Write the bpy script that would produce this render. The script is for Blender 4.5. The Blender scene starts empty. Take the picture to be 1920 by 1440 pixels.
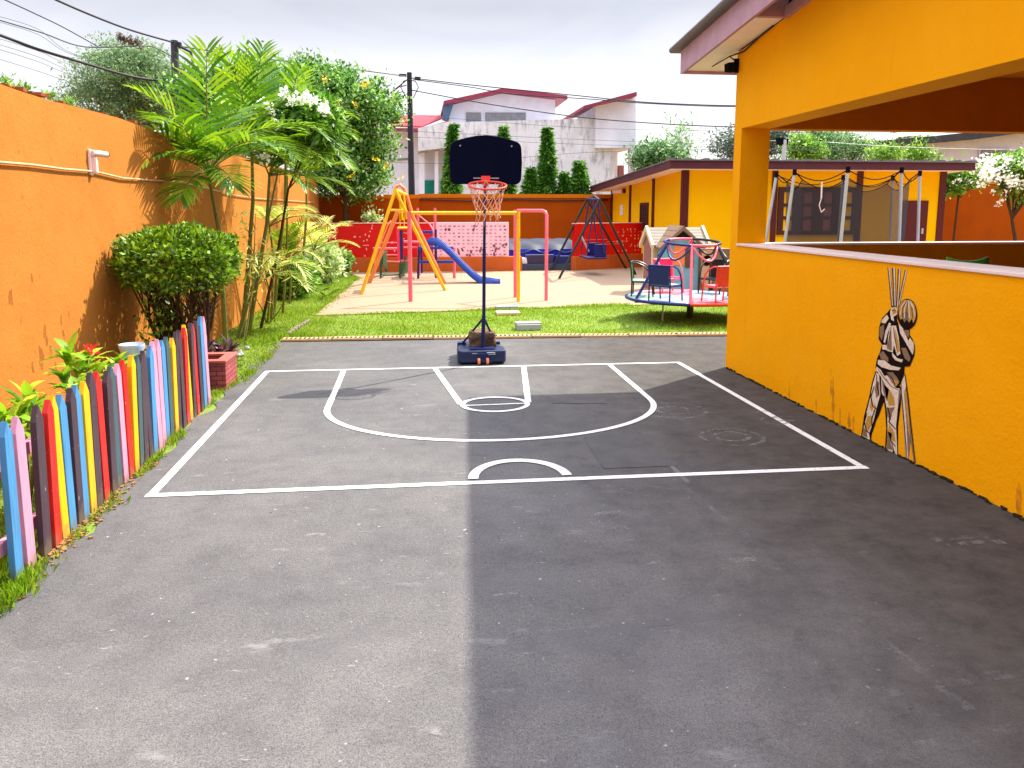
import bpy, bmesh, math, random
import numpy as np
from mathutils import Vector, Matrix
random.seed(7); RNG = np.random.default_rng(7)
R = math.radians
sc = bpy.context.scene
col = sc.collection

# ------------------------------------------------------------------ camera
F = 1450.0; H = 1.6; PIT = R(8); YAW = R(6.97); PYC = 393 + F*math.tan(PIT)
cam = bpy.data.cameras.new("Camera"); camo = bpy.data.objects.new("Camera", cam); col.objects.link(camo)
cam.sensor_width = 36; cam.lens = 36*F/1920; cam.shift_y = -(720-PYC)/1920
cam.clip_start = 0.05; cam.clip_end = 600
camo.location = (0, 0, H); camo.rotation_euler = (R(90)-PIT, 0, -YAW)
sc.camera = camo
_f = (math.sin(YAW)*math.cos(PIT), math.cos(YAW)*math.cos(PIT), -math.sin(PIT))
_r = (math.cos(YAW), -math.sin(YAW), 0)
_u = (math.sin(YAW)*math.sin(PIT), math.cos(YAW)*math.sin(PIT), math.cos(PIT))
def ray(px, py):
    a = (px-960)/F; b = (PYC-py)/F
    return [_f[i]+a*_r[i]+b*_u[i] for i in range(3)]
def PZ(px, py, z=0):                 # survey helpers: point of the place seen at a photo pixel, on a known plane
    d = ray(px, py); t = (z-H)/d[2]; return Vector((d[0]*t, d[1]*t, z))
def PY(px, py, y):
    d = ray(px, py); t = y/d[1]; return Vector((d[0]*t, y, H+d[2]*t))
def PX(px, py, x):
    d = ray(px, py); t = x/d[0]; return Vector((x, d[1]*t, H+d[2]*t))

# ------------------------------------------------------------------ objects
def tag(o, label=None, cat=None, group=None, kind=None):
    if label: o['label'] = label
    if cat: o['category'] = cat
    if group: o['group'] = group
    if kind: o['kind'] = kind
    return o
def thing(name, loc, label, cat, group=None):
    o = bpy.data.objects.new(name, None); col.objects.link(o); o.location = loc
    o.empty_display_size = .1
    return tag(o, label, cat, group)
def root_of(o):
    while o.parent: o = o.parent
    return o

class MB:
    def __init__(s): s.v = []; s.f = []; s.m = []
    def add(s, vs, fs, mi=0):
        n = len(s.v); s.v += [tuple(v) for v in vs]
        s.f += [tuple(i+n for i in f) for f in fs]; s.m += [mi]*len(fs); return s
    def box(s, c, d, rz=0, mi=0, rot=None):
        M = rot if rot is not None else Matrix.Rotation(rz, 3, 'Z')
        c = Vector(c); vs = []
        for x in (-.5, .5):
            for y in (-.5, .5):
                for z in (-.5, .5): vs.append(c + M @ Vector((x*d[0], y*d[1], z*d[2])))
        return s.add(vs, [(0,1,3,2),(4,6,7,5),(0,4,5,1),(2,3,7,6),(0,2,6,4),(1,5,7,3)], mi)
    def bb(s, a, b, mi=0):           # box from corner to corner
        return s.box([(a[i]+b[i])/2 for i in range(3)], [abs(b[i]-a[i]) for i in range(3)], 0, mi)
    def prism(s, pts, off, mi=0):    # planar polygon (3d points) extruded by vector off
        off = Vector(off); n = len(pts); a = [Vector(p) for p in pts]
        vs = a + [p+off for p in a]
        fs = [tuple(range(n))[::-1], tuple(range(n, 2*n))]
        fs += [(i, (i+1) % n, n+(i+1) % n, n+i) for i in range(n)]
        return s.add(vs, fs, mi)
    def poly(s, pts, mi=0):
        return s.add(pts, [tuple(range(len(pts)))], mi)
    def tube(s, path, r, n=8, mi=0, closed=False, caps=True):
        P = [Vector(p) for p in path]; k = len(P)
        rr = r if isinstance(r, (list, tuple)) else [r]*k
        vs = []; up = None
        for i in range(k):
            if closed: t = P[(i+1) % k]-P[i-1]
            else: t = P[min(i+1, k-1)]-P[max(i-1, 0)]
            t.normalize()
            if up is None:
                up = Vector((0, 0, 1)) if abs(t.z) < .9 else Vector((1, 0, 0))
            x = up - t*up.dot(t)
            if x.length < 1e-5: x = t.orthogonal()
            x.normalize(); y = t.cross(x); up = x
            for j in range(n):
                a = 2*math.pi*j/n
                vs.append(P[i]+(x*math.cos(a)+y*math.sin(a))*rr[i])
        fs = []
        for i in range(k if closed else k-1):
            for j in range(n):
                a = i*n+j; b = i*n+(j+1) % n; c = ((i+1) % k)*n+(j+1) % n; d = ((i+1) % k)*n+j
                fs.append((a, b, c, d))
        if caps and not closed:
            fs.append(tuple(range(n))[::-1]); fs.append(tuple((k-1)*n+j for j in range(n)))
        return s.add(vs, fs, mi)
    def lathe(s, c, prof, n=24, mi=0):  # prof: (r, z)
        c = Vector(c); vs = []; k = len(prof)
        for r, z in prof:
            for j in range(n):
                a = 2*math.pi*j/n; vs.append(c+Vector((r*math.cos(a), r*math.sin(a), z)))
        fs = [(i*n+j, i*n+(j+1) % n, (i+1)*n+(j+1) % n, (i+1)*n+j) for i in range(k-1) for j in range(n)]
        fs += [tuple(range(n))[::-1], tuple((k-1)*n+j for j in range(n))]
        return s.add(vs, fs, mi)
    def build(s, name, mats, parent=None, smooth=False, bevel=0, recalc=True, bseg=2):
        me = bpy.data.meshes.new(name)
        off = root_of(parent).location if parent else Vector((0, 0, 0))
        base = Vector((0, 0, 0))
        if parent is None:            # origin of a single-mesh thing at its base
            xs = np.array(s.v); base = Vector((float(xs[:, 0].mean()), float(xs[:, 1].mean()), float(xs[:, 2].min())))
            off = base
        me.from_pydata([(v[0]-off[0], v[1]-off[1], v[2]-off[2]) for v in s.v], [], s.f)
        if not isinstance(mats, (list, tuple)): mats = [mats]
        for m in mats: me.materials.append(m)
        if len(mats) > 1: me.polygons.foreach_set('material_index', s.m)
        if recalc:
            bm = bmesh.new(); bm.from_mesh(me)
            bmesh.ops.recalc_face_normals(bm, faces=bm.faces); bm.to_mesh(me); bm.free()
        if smooth:
            me.polygons.foreach_set('use_smooth', [True]*len(me.polygons))
        me.update()
        o = bpy.data.objects.new(name, me); col.objects.link(o)
        if parent: o.parent = parent
        else: o.location = base
        if bevel:
            b = o.modifiers.new('bevel', 'BEVEL'); b.width = bevel; b.segments = bseg; b.limit_method = 'ANGLE'
        if smooth == 'auto':
            me.set_sharp_from_angle(angle=R(40))
        return o
def arc(c, r, a0, a1, n, ax=(1, 0, 0), ay=(0, 0, 1)):
    c = Vector(c); ax = Vector(ax); ay = Vector(ay)
    return [c+ax*r*math.cos(R(a0+(a1-a0)*i/n))+ay*r*math.sin(R(a0+(a1-a0)*i/n)) for i in range(n+1)]
def copy_tree(o, parent=None):
    c = o.copy(); col.objects.link(c); c.parent = parent
    for ch in list(o.children): copy_tree(ch, c)
    return c

# ------------------------------------------------------------------ materials
def srgb(h):
    h = h.lstrip('#'); out = []
    for i in (0, 2, 4):
        c = int(h[i:i+2], 16)/255
        out.append(c/12.92 if c <= .04045 else ((c+.055)/1.055)**2.4)
    return out
def C(h, k=1.0):  # colour as hex or linear tuple
    c = srgb(h) if isinstance(h, str) else list(h)
    return [min(1, x*k) for x in c]+[1.0]
class NT:
    def __init__(s, name):
        s.mat = bpy.data.materials.new(name); s.mat.use_nodes = True
        s.t = s.mat.node_tree; s.n = s.t.nodes; s.p = s.n['Principled BSDF']; s.out = s.n['Material Output']
        s.p.inputs['Specular IOR Level'].default_value = .3
    def node(s, ty, **kw):
        n = s.n.new(ty)
        for k, v in kw.items():
            if k in n.inputs: n.inputs[k].default_value = v
            else: setattr(n, k, v)
        return n
    def link(s, a, b): s.t.links.new(a, b)
    def coord(s, scale=(1, 1, 1)):
        tc = s.node('ShaderNodeTexCoord'); mp = s.node('ShaderNodeMapping'); mp.inputs['Scale'].default_value = scale
        s.link(tc.outputs['Object'], mp.inputs['Vector']); return mp.outputs['Vector']
    def noise(s, vec, scale, detail=4, rough=.6):
        n = s.node('ShaderNodeTexNoise'); n.inputs['Scale'].default_value = scale
        n.inputs['Detail'].default_value = detail; n.inputs['Roughness'].default_value = rough
        s.link(vec, n.inputs['Vector']); return n.outputs['Fac']
    def ramp(s, fac, stops):
        r = s.node('ShaderNodeValToRGB'); e = r.color_ramp.elements
        while len(e) < len(stops): e.new(.5)
        for el, (p, c) in zip(e, stops):
            el.position = p; el.color = c if not isinstance(c, (int, float)) else (c, c, c, 1)
        s.link(fac, r.inputs['Fac']); return r.outputs['Color']
    def mix(s, fac, a, b, mode='MIX'):
        m = s.node('ShaderNodeMix', data_type='RGBA', blend_type=mode)
        for i, x in ((0, fac), (6, a), (7, b)):
            if hasattr(x, 'links'): s.link(x, m.inputs[i])
            else: m.inputs[i].default_value = x
        return m.outputs[2]
    def bump(s, h, strength=.3, dist=.01):
        b = s.node('ShaderNodeBump'); b.inputs['Strength'].default_value = strength; b.inputs['Distance'].default_value = dist
        s.link(h, b.inputs['Height']); s.link(b.outputs['Normal'], s.p.inputs['Normal'])
def paint(name, h, rough=.5, var=.12, k=1.0, scale=6, bump=.15, spec=.3, chips=0):
    t = NT(name); v = t.coord(); c = C(h, k)
    n = t.noise(v, scale, 5)
    lo = [x*(1-var) for x in c[:3]]+[1]; hi = [min(1, x*(1+var)) for x in c[:3]]+[1]
    colr = t.ramp(n, [(.3, lo), (.7, hi)])
    if chips:
        n2 = t.noise(v, 28, 3); m = t.ramp(n2, [(.76-chips, 0), (.78-chips, 1)])
        colr = t.mix(m, colr, (.5, .47, .45, 1))
    t.link(colr, t.p.inputs['Base Color']); t.p.inputs['Roughness'].default_value = rough
    t.p.inputs['Specular IOR Level'].default_value = spec
    if bump: t.bump(t.noise(v, 60, 3), bump, .004)
    return t.mat
def plaster(name, h, k=1, stain=None, amt=.5, rough=.85, drips=False, var=.1, lo=.56):
    t = NT(name); v = t.coord(); c = C(h, k)
    n = t.noise(v, 1.3, 6); l_ = [x*(1-var) for x in c[:3]]+[1]; hi = [min(1, x*(1+var)) for x in c[:3]]+[1]
    colr = t.ramp(n, [(.3, l_), (.7, hi)])
    if stain:
        vs = t.coord((1.6, 1.6, .45) if drips else (1, 1, 1)); m = t.ramp(t.noise(vs, 2.2, 8, .7), [(lo, 0), (lo+.16, 1)])
        mm = t.node('ShaderNodeMath', operation='MULTIPLY'); t.link(m, mm.inputs[0]); mm.inputs[1].default_value = amt
        colr = t.mix(mm.outputs[0], colr, C(stain))
    t.link(colr, t.p.inputs['Base Color']); t.p.inputs['Roughness'].default_value = rough
    t.p.inputs['Specular IOR Level'].default_value = .06
    b = t.node('ShaderNodeMath', operation='MULTIPLY_ADD'); t.link(t.noise(v, 3.2, 4, .55), b.inputs[0]); b.inputs[1].default_value = 2.2; t.link(t.noise(v, 45, 5), b.inputs[2])
    t.bump(b.outputs[0], .4, .01)
    return t.mat
def leafmat(name, stops, trans=.35, rough=.45, spec=.35):
    t = NT(name); g = t.node('ShaderNodeNewGeometry')
    k = len(stops)
    colr = t.ramp(g.outputs['Random Per Island'], [(i/(k-1), C(h)) for i, h in enumerate(stops)])
    t.link(colr, t.p.inputs['Base Color']); t.p.inputs['Roughness'].default_value = rough
    t.p.inputs['Specular IOR Level'].default_value = spec
    tr = t.node('ShaderNodeBsdfTranslucent'); ms = t.node('ShaderNodeMixShader'); ms.inputs[0].default_value = trans
    hs = t.node('ShaderNodeHueSaturation'); hs.inputs['Value'].default_value = 1.5; hs.inputs['Hue'].default_value = .485
    t.link(colr, hs.inputs['Color']); t.link(hs.outputs[0], tr.inputs['Color'])
    t.link(t.p.outputs[0], ms.inputs[1]); t.link(tr.outputs[0], ms.inputs[2]); t.link(ms.outputs[0], t.out.inputs['Surface'])
    return t.mat
M = {}
def asphalt():
    t = NT('asphalt'); v = t.coord()
    big = t.noise(v, .55, 7, .68); mid = t.noise(v, 5, 6, .75); fine = t.noise(v, 170, 2, .8); grit = t.noise(v, 60, 3, .8)
    c = t.ramp(big, [(.3, (.094, .093, .097, 1)), (.5, (.131, .128, .128, 1)), (.7, (.174, .168, .165, 1))])
    c = t.mix(.7, c, t.ramp(mid, [(.28, (.55, .55, .57, 1)), (.5, (.9, .9, .9, 1)), (.72, (1.1, 1.1, 1.08, 1))]), 'MULTIPLY')
    c = t.mix(.95, c, t.ramp(fine, [(.34, (.4, .4, .41, 1)), (.48, (.88, .88, .88, 1)), (.68, (1.25, 1.25, 1.24, 1))]), 'MULTIPLY')
    c = t.mix(.6, c, t.ramp(grit, [(.35, (.55, .55, .56, 1)), (.6, (1.05, 1.05, 1.05, 1))]), 'MULTIPLY')
    # brushed dark wear, pale scuffs and chalk dust, each with a shape of its own
    vb = t.coord((.35, 1.5, 1)); mb = t.ramp(t.noise(vb, 1.7, 8, .7), [(.5, 0), (.68, .55)]); c = t.mix(mb, c, (.085, .084, .09, 1))
    vs = t.coord((.7, 1.8, 1)); m = t.ramp(t.noise(vs, 2.3, 10, .74), [(.60, 0), (.76, .5)]); c = t.mix(m, c, (.36, .35, .345, 1))
    vq = t.coord((1.5, 5, 1)); m = t.ramp(t.noise(vq, 3.1, 8, .72), [(.64, 0), (.72, .7)]); c = t.mix(m, c, (.38, .37, .37, 1))
    sp = t.ramp(t.noise(v, 30, 2, .5), [(.72, 0), (.76, .6)]); c = t.mix(sp, c, (.42, .41, .39, 1))
    ds = t.ramp(t.noise(v, 19, 2, .5), [(.235, .8), (.26, 0)]); c = t.mix(ds, c, (.03, .03, .03, 1))
    # brown staining washed deeper towards the amber wall, its shade falloff painted in too
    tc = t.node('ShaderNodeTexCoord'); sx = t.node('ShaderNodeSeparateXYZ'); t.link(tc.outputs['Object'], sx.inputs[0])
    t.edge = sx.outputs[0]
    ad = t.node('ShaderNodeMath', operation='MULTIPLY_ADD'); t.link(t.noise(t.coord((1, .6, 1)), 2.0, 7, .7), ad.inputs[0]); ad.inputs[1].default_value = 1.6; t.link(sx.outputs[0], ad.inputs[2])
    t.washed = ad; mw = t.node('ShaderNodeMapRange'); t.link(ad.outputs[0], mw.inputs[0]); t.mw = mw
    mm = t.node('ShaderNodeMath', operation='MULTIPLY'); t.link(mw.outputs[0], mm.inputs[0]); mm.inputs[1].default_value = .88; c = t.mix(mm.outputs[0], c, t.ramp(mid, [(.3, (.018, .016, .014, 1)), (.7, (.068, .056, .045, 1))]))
    t.link(c, t.p.inputs['Base Color']); t.p.inputs['Roughness'].default_value = .85
    b = t.node('ShaderNodeMath', operation='ADD'); t.link(fine, b.inputs[0]); t.link(grit, b.inputs[1])
    t.bump(b.outputs[0], .6, .006); M['_asph'] = t; return t.mat
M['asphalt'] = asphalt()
def asphalt_patch(nm, k):
    t = NT(nm); v = t.coord(); fine = t.noise(v, 140, 2, .8); mid = t.noise(v, 4, 6, .7)
    c = t.ramp(mid, [(.3, (.075*k, .073*k, .073*k, 1)), (.7, (.118*k, .114*k, .112*k, 1))])
    c = t.mix(.8, c, t.ramp(fine, [(.34, (.45, .45, .45, 1)), (.55, (1, 1, 1, 1))]), 'MULTIPLY')
    t.link(c, t.p.inputs['Base Color']); t.p.inputs['Roughness'].default_value = .9; t.bump(fine, .5, .005); return t.mat
M['patch'] = asphalt_patch('asphalt_repair', .82)
M['seam'] = asphalt_patch('asphalt_seam', 1.4)
def worn_paint(nm, colr, lo, hi, scale=9):
    t = NT(nm); v = t.coord(); m = t.ramp(t.noise(v, scale, 8, .75), [(lo, 0), (hi, 1)])
    tr = t.node('ShaderNodeBsdfTransparent'); ms = t.node('ShaderNodeMixShader'); t.p.inputs['Base Color'].default_value = colr
    t.p.inputs['Roughness'].default_value = .8
    t.link(m, ms.inputs[0]); t.link(tr.outputs[0], ms.inputs[1]); t.link(t.p.outputs[0], ms.inputs[2]); t.link(ms.outputs[0], t.out.inputs['Surface'])
    return t.mat
M['line'] = worn_paint('court_line_paint', (.68, .67, .64, 1), .27, .47, 34)
M['chalk'] = worn_paint('chalk', (.34, .33, .325, 1), .45, .95, 11)
M['soil'] = plaster('soil', '#8a6a42', 1, '#5a4a2a', .6)
M['lawn_soil'] = plaster('lawn_soil', '#7f9440', .75, '#6b7a32', .6)
M['pad'] = plaster('play_area_screed', (.315, .222, .15), 1, '#b8977a', .35, .8, var=.06)
M['left_wall'] = plaster('orange_plaster', (.42, .162, .030), 1, (.36, .115, .012), .5, .9)
def pits(mat):
    t = object.__new__(NT); t.mat = mat; t.t = mat.node_tree; t.n = t.t.nodes; t.p = t.n['Principled BSDF']
    src = t.p.inputs['Base Color'].links[0].from_socket; v = t.coord((1, 1, .8))
    where_ = t.ramp(t.noise(v, .9, 3), [(.5, 0), (.6, 1)]); m = t.ramp(t.noise(v, 22, 4, .7), [(.62, 0), (.68, .75)])
    m2 = t.mix(1.0, m, where_, 'MULTIPLY'); c = t.mix(m2, src, (.33, .085, .008, 1)); t.link(c, t.p.inputs['Base Color'])
pits(M['left_wall'])
M['coping_rough'] = plaster('rough_brick_edge', '#9a5a3c', .8, '#5c4a38', .7)
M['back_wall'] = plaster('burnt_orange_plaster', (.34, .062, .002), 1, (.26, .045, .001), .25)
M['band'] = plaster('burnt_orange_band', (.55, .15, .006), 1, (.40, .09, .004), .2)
M['plinth'] = plaster('plinth_paint', '#d66a30', .75, '#a84c20', .3)
M['red_wall'] = paint('red_wall_paint', '#d80808', .45, .1, .95, 3, .1)
M['red_rim'] = paint('pink_rim', '#f0b0a8', .6)
M['pink_wall'] = paint('pink_wall_paint', '#f6c4cc', .6, .06, .95, 4)
M['marks'] = paint('peeled_marks', '#b4808e', .8, .3)
M['marks_dark'] = paint('peeled_dark', '#7a4858', .8, .3)
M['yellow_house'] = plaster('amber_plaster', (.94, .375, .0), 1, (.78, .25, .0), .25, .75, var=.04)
def patchy(mat, tone, amt, dirt):
    t = object.__new__(NT); t.mat = mat; t.t = mat.node_tree; t.n = t.t.nodes; t.p = t.n['Principled BSDF']; src = t.p.inputs['Base Color'].links[0].from_socket
    c = t.mix(t.ramp(t.noise(t.coord((1, 1, .8)), 1.1, 6, .6), [(.42, 0), (.62, amt)]), src, tone)              # roller patches
    c = t.mix(t.ramp(t.noise(t.coord((3.2, 3.2, .35)), 2.4, 8, .75), [(.60, 0), (.78, .5)]), c, dirt)           # rain streaks
    c = t.mix(t.ramp(t.noise(t.coord(), 16, 5, .75), [(.70, 0), (.76, .5)]), c, dirt); t.link(c, t.p.inputs['Base Color'])
patchy(M['yellow_house'], (.95, .41, .006, 1), .5, (.66, .20, .0, 1))
M['annex'] = plaster('yellow_plaster', (.96, .50, .0), 1, (.84, .40, .0), .2, .8, var=.04)
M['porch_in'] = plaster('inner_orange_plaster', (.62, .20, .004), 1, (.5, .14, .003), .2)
M['coping'] = plaster('pale_coping_paint', '#f4dcd0', .9, '#d8b8a4', .3)
M['fascia'] = paint('mauve_fascia', '#b8909e', .6, .12, 1)
M['fascia_dark'] = paint('maroon_fascia', '#54242c', .6, .12, .95)
M['maroon'] = paint('maroon_column', '#5e1414', .55, .1, .8)
M['soffit'] = paint('cream_soffit', '#fff4e2', .8, .04)
M['roof_sheet'] = paint('roof_sheet', '#6a6468', .5, .15)
M['roof_under'] = paint('blue_roof_under', '#48607a', .6, .15)
M['window_dark'] = paint('dark_window_frame', '#421818', .5, .1)
M['curtain'] = paint('rose_curtain', '#9a5a56', .8, .15)
t = NT('window_glass'); t.p.inputs['Base Color'].default_value = (.05, .04, .04, 1); t.p.inputs['Roughness'].default_value = .08; M['glass'] = t.mat
M['white'] = plaster('white_render', '#e6e6e8', .85, '#a4a4a6', .5, .85, True)
M['grey_render'] = plaster('weathered_render', '#dcdcde', 1.0, '#747478', .8, .9, True, lo=.5)
M['clean_white'] = plaster('pale_grey_render', '#e2e2ea', 1.0, '#c0c0c6', .3)
M['dark_open'] = paint('dark_opening', '#8a8a8c', .9, .2, .9)
M['black_open'] = paint('black_opening', '#14161e', .6, .1)
M['teal'] = paint('teal_glass', '#0c9a84', .2, .2, .8)
M['red_roof'] = paint('red_roof_sheet', '#c44450', .5, .1)
M['red_trim'] = paint('crimson_trim', '#8c3048', .5, .1)
M['pole_wood'] = paint('dark_pole', '#2c2c34', .8, .25)
M['pole_grey'] = paint('grey_pole', '#44464e', .8, .25)
M['cable'] = paint('cable', '#26262c', .6, .1, 1, 6, 0)
M['cable_pale'] = paint('wall_cable', '#caa27c', .7, .15)
M['navy'] = paint('navy_plastic', '#0a2048', .38, .12, .9, 5, .05, .4)
M['navy_board'] = paint('navy_board', '#010722', .6, .1, .8, 5, .05, .06)
M['navy_tube'] = paint('navy_tube', '#0a1c50', .4, .15, .9)
M['grey_mark'] = paint('grey_fittings', '#8a8e98', .4)
M['rim'] = paint('coral_rim', '#e8483c', .45, .1)
M['net'] = paint('net_cord', '#e8a888', .9, .2, .9)
M['orange_wheel'] = paint('orange_wheel', '#d8794a', .6)
M['stone'] = plaster('laterite_block', '#7a6450', .8, '#382c24', .9, lo=.48)
M['p_blue'] = paint('blue_picket', '#58a0d8', .55, .1, .9, 12, .3, .3, .02)
M['p_pink'] = paint('pink_picket', '#e8a8c4', .55, .1, .9, 12, .3, .3, .02)
M['p_plum'] = paint('plum_picket', '#54404e', .55, .15, .75, 12, .3)
M['p_red'] = paint('red_picket', '#e82c20', .5, .1, .95, 12, .3, .3, .02)
M['p_yellow'] = paint('yellow_picket', '#f8c000', .5, .08, .95, 12, .3)
M['p_slate'] = paint('slate_picket', '#4a6c74', .55, .12, .85, 12, .3)
def paintwood(name, h, k=1.0):
    t = NT(name); v = t.coord((30, 30, 1.6)); vv = t.coord(); c = C(h, k); g = t.noise(v, 2.2, 7, .7); b = t.noise(t.coord((3, 3, 1)), 2, 5)
    colr = t.ramp(g, [(.25, [x*.62 for x in c[:3]]+[1]), (.5, c), (.8, [min(1, x*1.12+.01) for x in c[:3]]+[1])])
    colr = t.mix(t.ramp(b, [(.4, 0), (.75, .35)]), colr, [x*.6+.05 for x in c[:3]]+[1])
    colr = t.mix(t.ramp(t.noise(t.coord((2, 2, .7)), 26, 4, .6), [(.69, 0), (.72, .8)]), colr, (.36, .32, .28, 1))
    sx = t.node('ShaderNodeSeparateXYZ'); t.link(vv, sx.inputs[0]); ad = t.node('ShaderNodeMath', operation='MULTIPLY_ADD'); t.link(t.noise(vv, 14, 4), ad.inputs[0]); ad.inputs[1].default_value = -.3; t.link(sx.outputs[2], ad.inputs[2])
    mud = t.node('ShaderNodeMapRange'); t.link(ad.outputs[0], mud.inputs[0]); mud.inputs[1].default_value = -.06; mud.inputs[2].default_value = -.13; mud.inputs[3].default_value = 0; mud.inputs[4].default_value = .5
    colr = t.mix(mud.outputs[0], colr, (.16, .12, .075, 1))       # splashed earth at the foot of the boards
    t.link(colr, t.p.inputs['Base Color']); t.p.inputs['Roughness'].default_value = .6; t.p.inputs['Specular IOR Level'].default_value = .25; t.bump(g, .35, .003); return t.mat
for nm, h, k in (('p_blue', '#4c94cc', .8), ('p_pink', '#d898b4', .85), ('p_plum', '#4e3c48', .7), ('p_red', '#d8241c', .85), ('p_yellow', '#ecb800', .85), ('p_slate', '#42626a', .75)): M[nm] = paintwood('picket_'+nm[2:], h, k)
M['brick_red'] = None
M['concrete'] = plaster('concrete', '#b0b4b4', .8, '#808484', .5)
M['paver'] = plaster('beige_paver', '#e0bc98', .85, '#b89878', .4)
M['grate'] = plaster('cream_grate', '#d8b888', .8, '#8a7050', .6)
M['slot'] = paint('dark_slot', '#2a2014', .9)
M['moss'] = plaster('mossy_dirt', '#3a3620', .7, '#22241a', .7)
for nm, h in dict(y='#f0b80c', o='#ee8a4a', pk='#f06a7c', hot='#ee3a6a', ora='#e8452c', blue='#0c3c9a', dkblue='#16246a', green='#1e5a3c', black='#16181e', purple='#241c54', dkgreen='#1c2824').items():
    M[nm] = paint('paint_'+nm, h, .4, .1, .92, 10, .05, .4, .01)
M['plat_pink'] = paint('platform_pink', '#ee8496', .6, .2, .62)
M['plat_blue'] = paint('platform_blue', '#a8c0dc', .6, .2, .62)
M['plat_green'] = paint('platform_green', '#a4ccb8', .6, .2, .62)
M['green_chair'] = paint('green_plastic', '#3aa028', .4, .06)
M['tarp'] = paint('grey_tarp', '#242c40', .6, .35, .8, 4)
M['tarp_blue'] = paint('blue_tarp', '#0a2cc0', .4, .15)
M['bin'] = paint('dark_bin', '#3a3048', .6)
M['slab_dark'] = paint('dark_slab', '#3c4250', .8)
M['playcream'] = paint('cream_playhouse', '#d4c29c', .55, .06, .9)
M['playtan'] = paint('tan_playhouse', '#c8a07a', .55, .08, .9)
M['playteal'] = paint('teal_playhouse', '#7ab4c4', .55, .08, .9)
M['playroof'] = paint('beige_play_roof', '#8a7e6c', .6, .08, .9)
M['playroof_brown'] = paint('brown_play_roof', '#86684e', .6, .08, .9)
M['bark'] = plaster('bark', '#5a4632', .7, '#2c2018', .6)
M['bark_grey'] = plaster('grey_bark', '#7c7060', .7, '#4a4036', .6)
M['palm_stem'] = plaster('palm_stem', '#8a8a4a', .7, '#54482a', .6)
M['steel'] = paint('galvanised_steel', '#b4b4b2', .35, .1)
M['sil_black'] = paint('black_fittings', '#141418', .95, .1, 1, 6, 0, .03)
M['pvc'] = paint('pale_pvc', '#ecd0c8', .5, .1)
M['mur0'] = paint('mural_dark', '#241410', .8, .2, .9, 30, 0)
M['mur1'] = paint('mural_beige', '#e4c8a8', .8, .08, .9, 30, 0)
M['mur2'] = paint('mural_taupe', '#94765c', .8, .12, .9, 30, 0)
M['mur3'] = paint('mural_ochre', '#d09a4a', .8, .1, .9, 30, 0)
def mural_paint(nm, h, k):
    t = NT(nm); v = t.coord(); c = C(h, k); g = t.noise(t.coord((1, 1, 1)), 38, 6, .7); colr = t.ramp(g, [(.3, [x*.72 for x in c[:3]]+[1]), (.7, [min(1, x*1.1) for x in c[:3]]+[1])]); t.link(colr, t.p.inputs['Base Color']); t.p.inputs['Roughness'].default_value = .85; t.p.inputs['Specular IOR Level'].default_value = .05
    m = t.ramp(t.noise(v, 26, 9, .78), [(.26, .45), (.36, 1)]); tr = t.node('ShaderNodeBsdfTransparent'); ms = t.node('ShaderNodeMixShader'); t.link(m, ms.inputs[0]); t.link(tr.outputs[0], ms.inputs[1]); t.link(t.p.outputs[0], ms.inputs[2]); t.link(ms.outputs[0], t.out.inputs['Surface']); return t.mat
for nm, h in (('mur0', '#241410'), ('mur1', '#f4dcc0'), ('mur2', '#94765c'), ('mur3', '#d09a4a')): M[nm] = mural_paint('mural_'+nm[3:], h, .9)
M['stainp'] = worn_paint('wall_stain', (.42, .17, .02, 1), .35, .85, 7)
M['scuff'] = worn_paint('wall_scuff', (.34, .10, .015, 1), .3, .7, 12)
# trampoline net: dark mesh one can see through
t = NT('trampoline_net'); tr = t.node('ShaderNodeBsdfTransparent'); ms = t.node('ShaderNodeMixShader'); ms.inputs[0].default_value = .55
t.p.inputs['Base Color'].default_value = (.03, .028, .028, 1); t.p.inputs['Roughness'].default_value = .9
t.link(tr.outputs[0], ms.inputs[1]); t.link(t.p.outputs[0], ms.inputs[2]); t.link(ms.outputs[0], t.out.inputs['Surface']); M['tnet'] = t.mat
def brick():
    t = NT('brick_planter'); tc = t.node('ShaderNodeTexCoord'); g = t.node('ShaderNodeNewGeometry')
    sx = t.node('ShaderNodeSeparateXYZ'); t.link(tc.outputs['Object'], sx.inputs[0])
    ad = t.node('ShaderNodeMath', operation='ADD'); t.link(sx.outputs[0], ad.inputs[0]); t.link(sx.outputs[1], ad.inputs[1])
    cb = t.node('ShaderNodeCombineXYZ'); t.link(ad.outputs[0], cb.inputs[0]); t.link(sx.outputs[2], cb.inputs[1])
    b = t.node('ShaderNodeTexBrick'); b.inputs['Scale'].default_value = 1; b.inputs['Brick Width'].default_value = .1; b.inputs['Row Height'].default_value = .042
    b.inputs['Mortar Size'].default_value = .004; b.inputs['Color1'].default_value = C('#b05a58', .9); b.inputs['Color2'].default_value = C('#98484c', .85); b.inputs['Mortar'].default_value = C('#5c2c30')
    t.link(cb.outputs[0], b.inputs['Vector']); t.link(b.outputs['Color'], t.p.inputs['Base Color']); t.p.inputs['Roughness'].default_value = .8
    t.bump(b.outputs['Fac'], -.6, .01); return t.mat
M['brick_red'] = brick()
M['L_bush'] = leafmat('bush_leaf', ['#28420c', '#588210', '#98bc24'], .18)
M['L_palm'] = leafmat('palm_leaf', ['#28560c', '#4e800f', '#88ac1e'], .32)
M['L_palm_dry'] = leafmat('palm_leaf_yellow', ['#8aa83a', '#b4c458', '#d8d890'], .4)
M['L_shrub'] = leafmat('shrub_leaf', ['#2c5a14', '#5c9428', '#a0c850'], .3)
M['L_tree'] = leafmat('tree_leaf', ['#1a4418', '#3a7a26', '#7aa848', '#9cc070'], .3)
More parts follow.
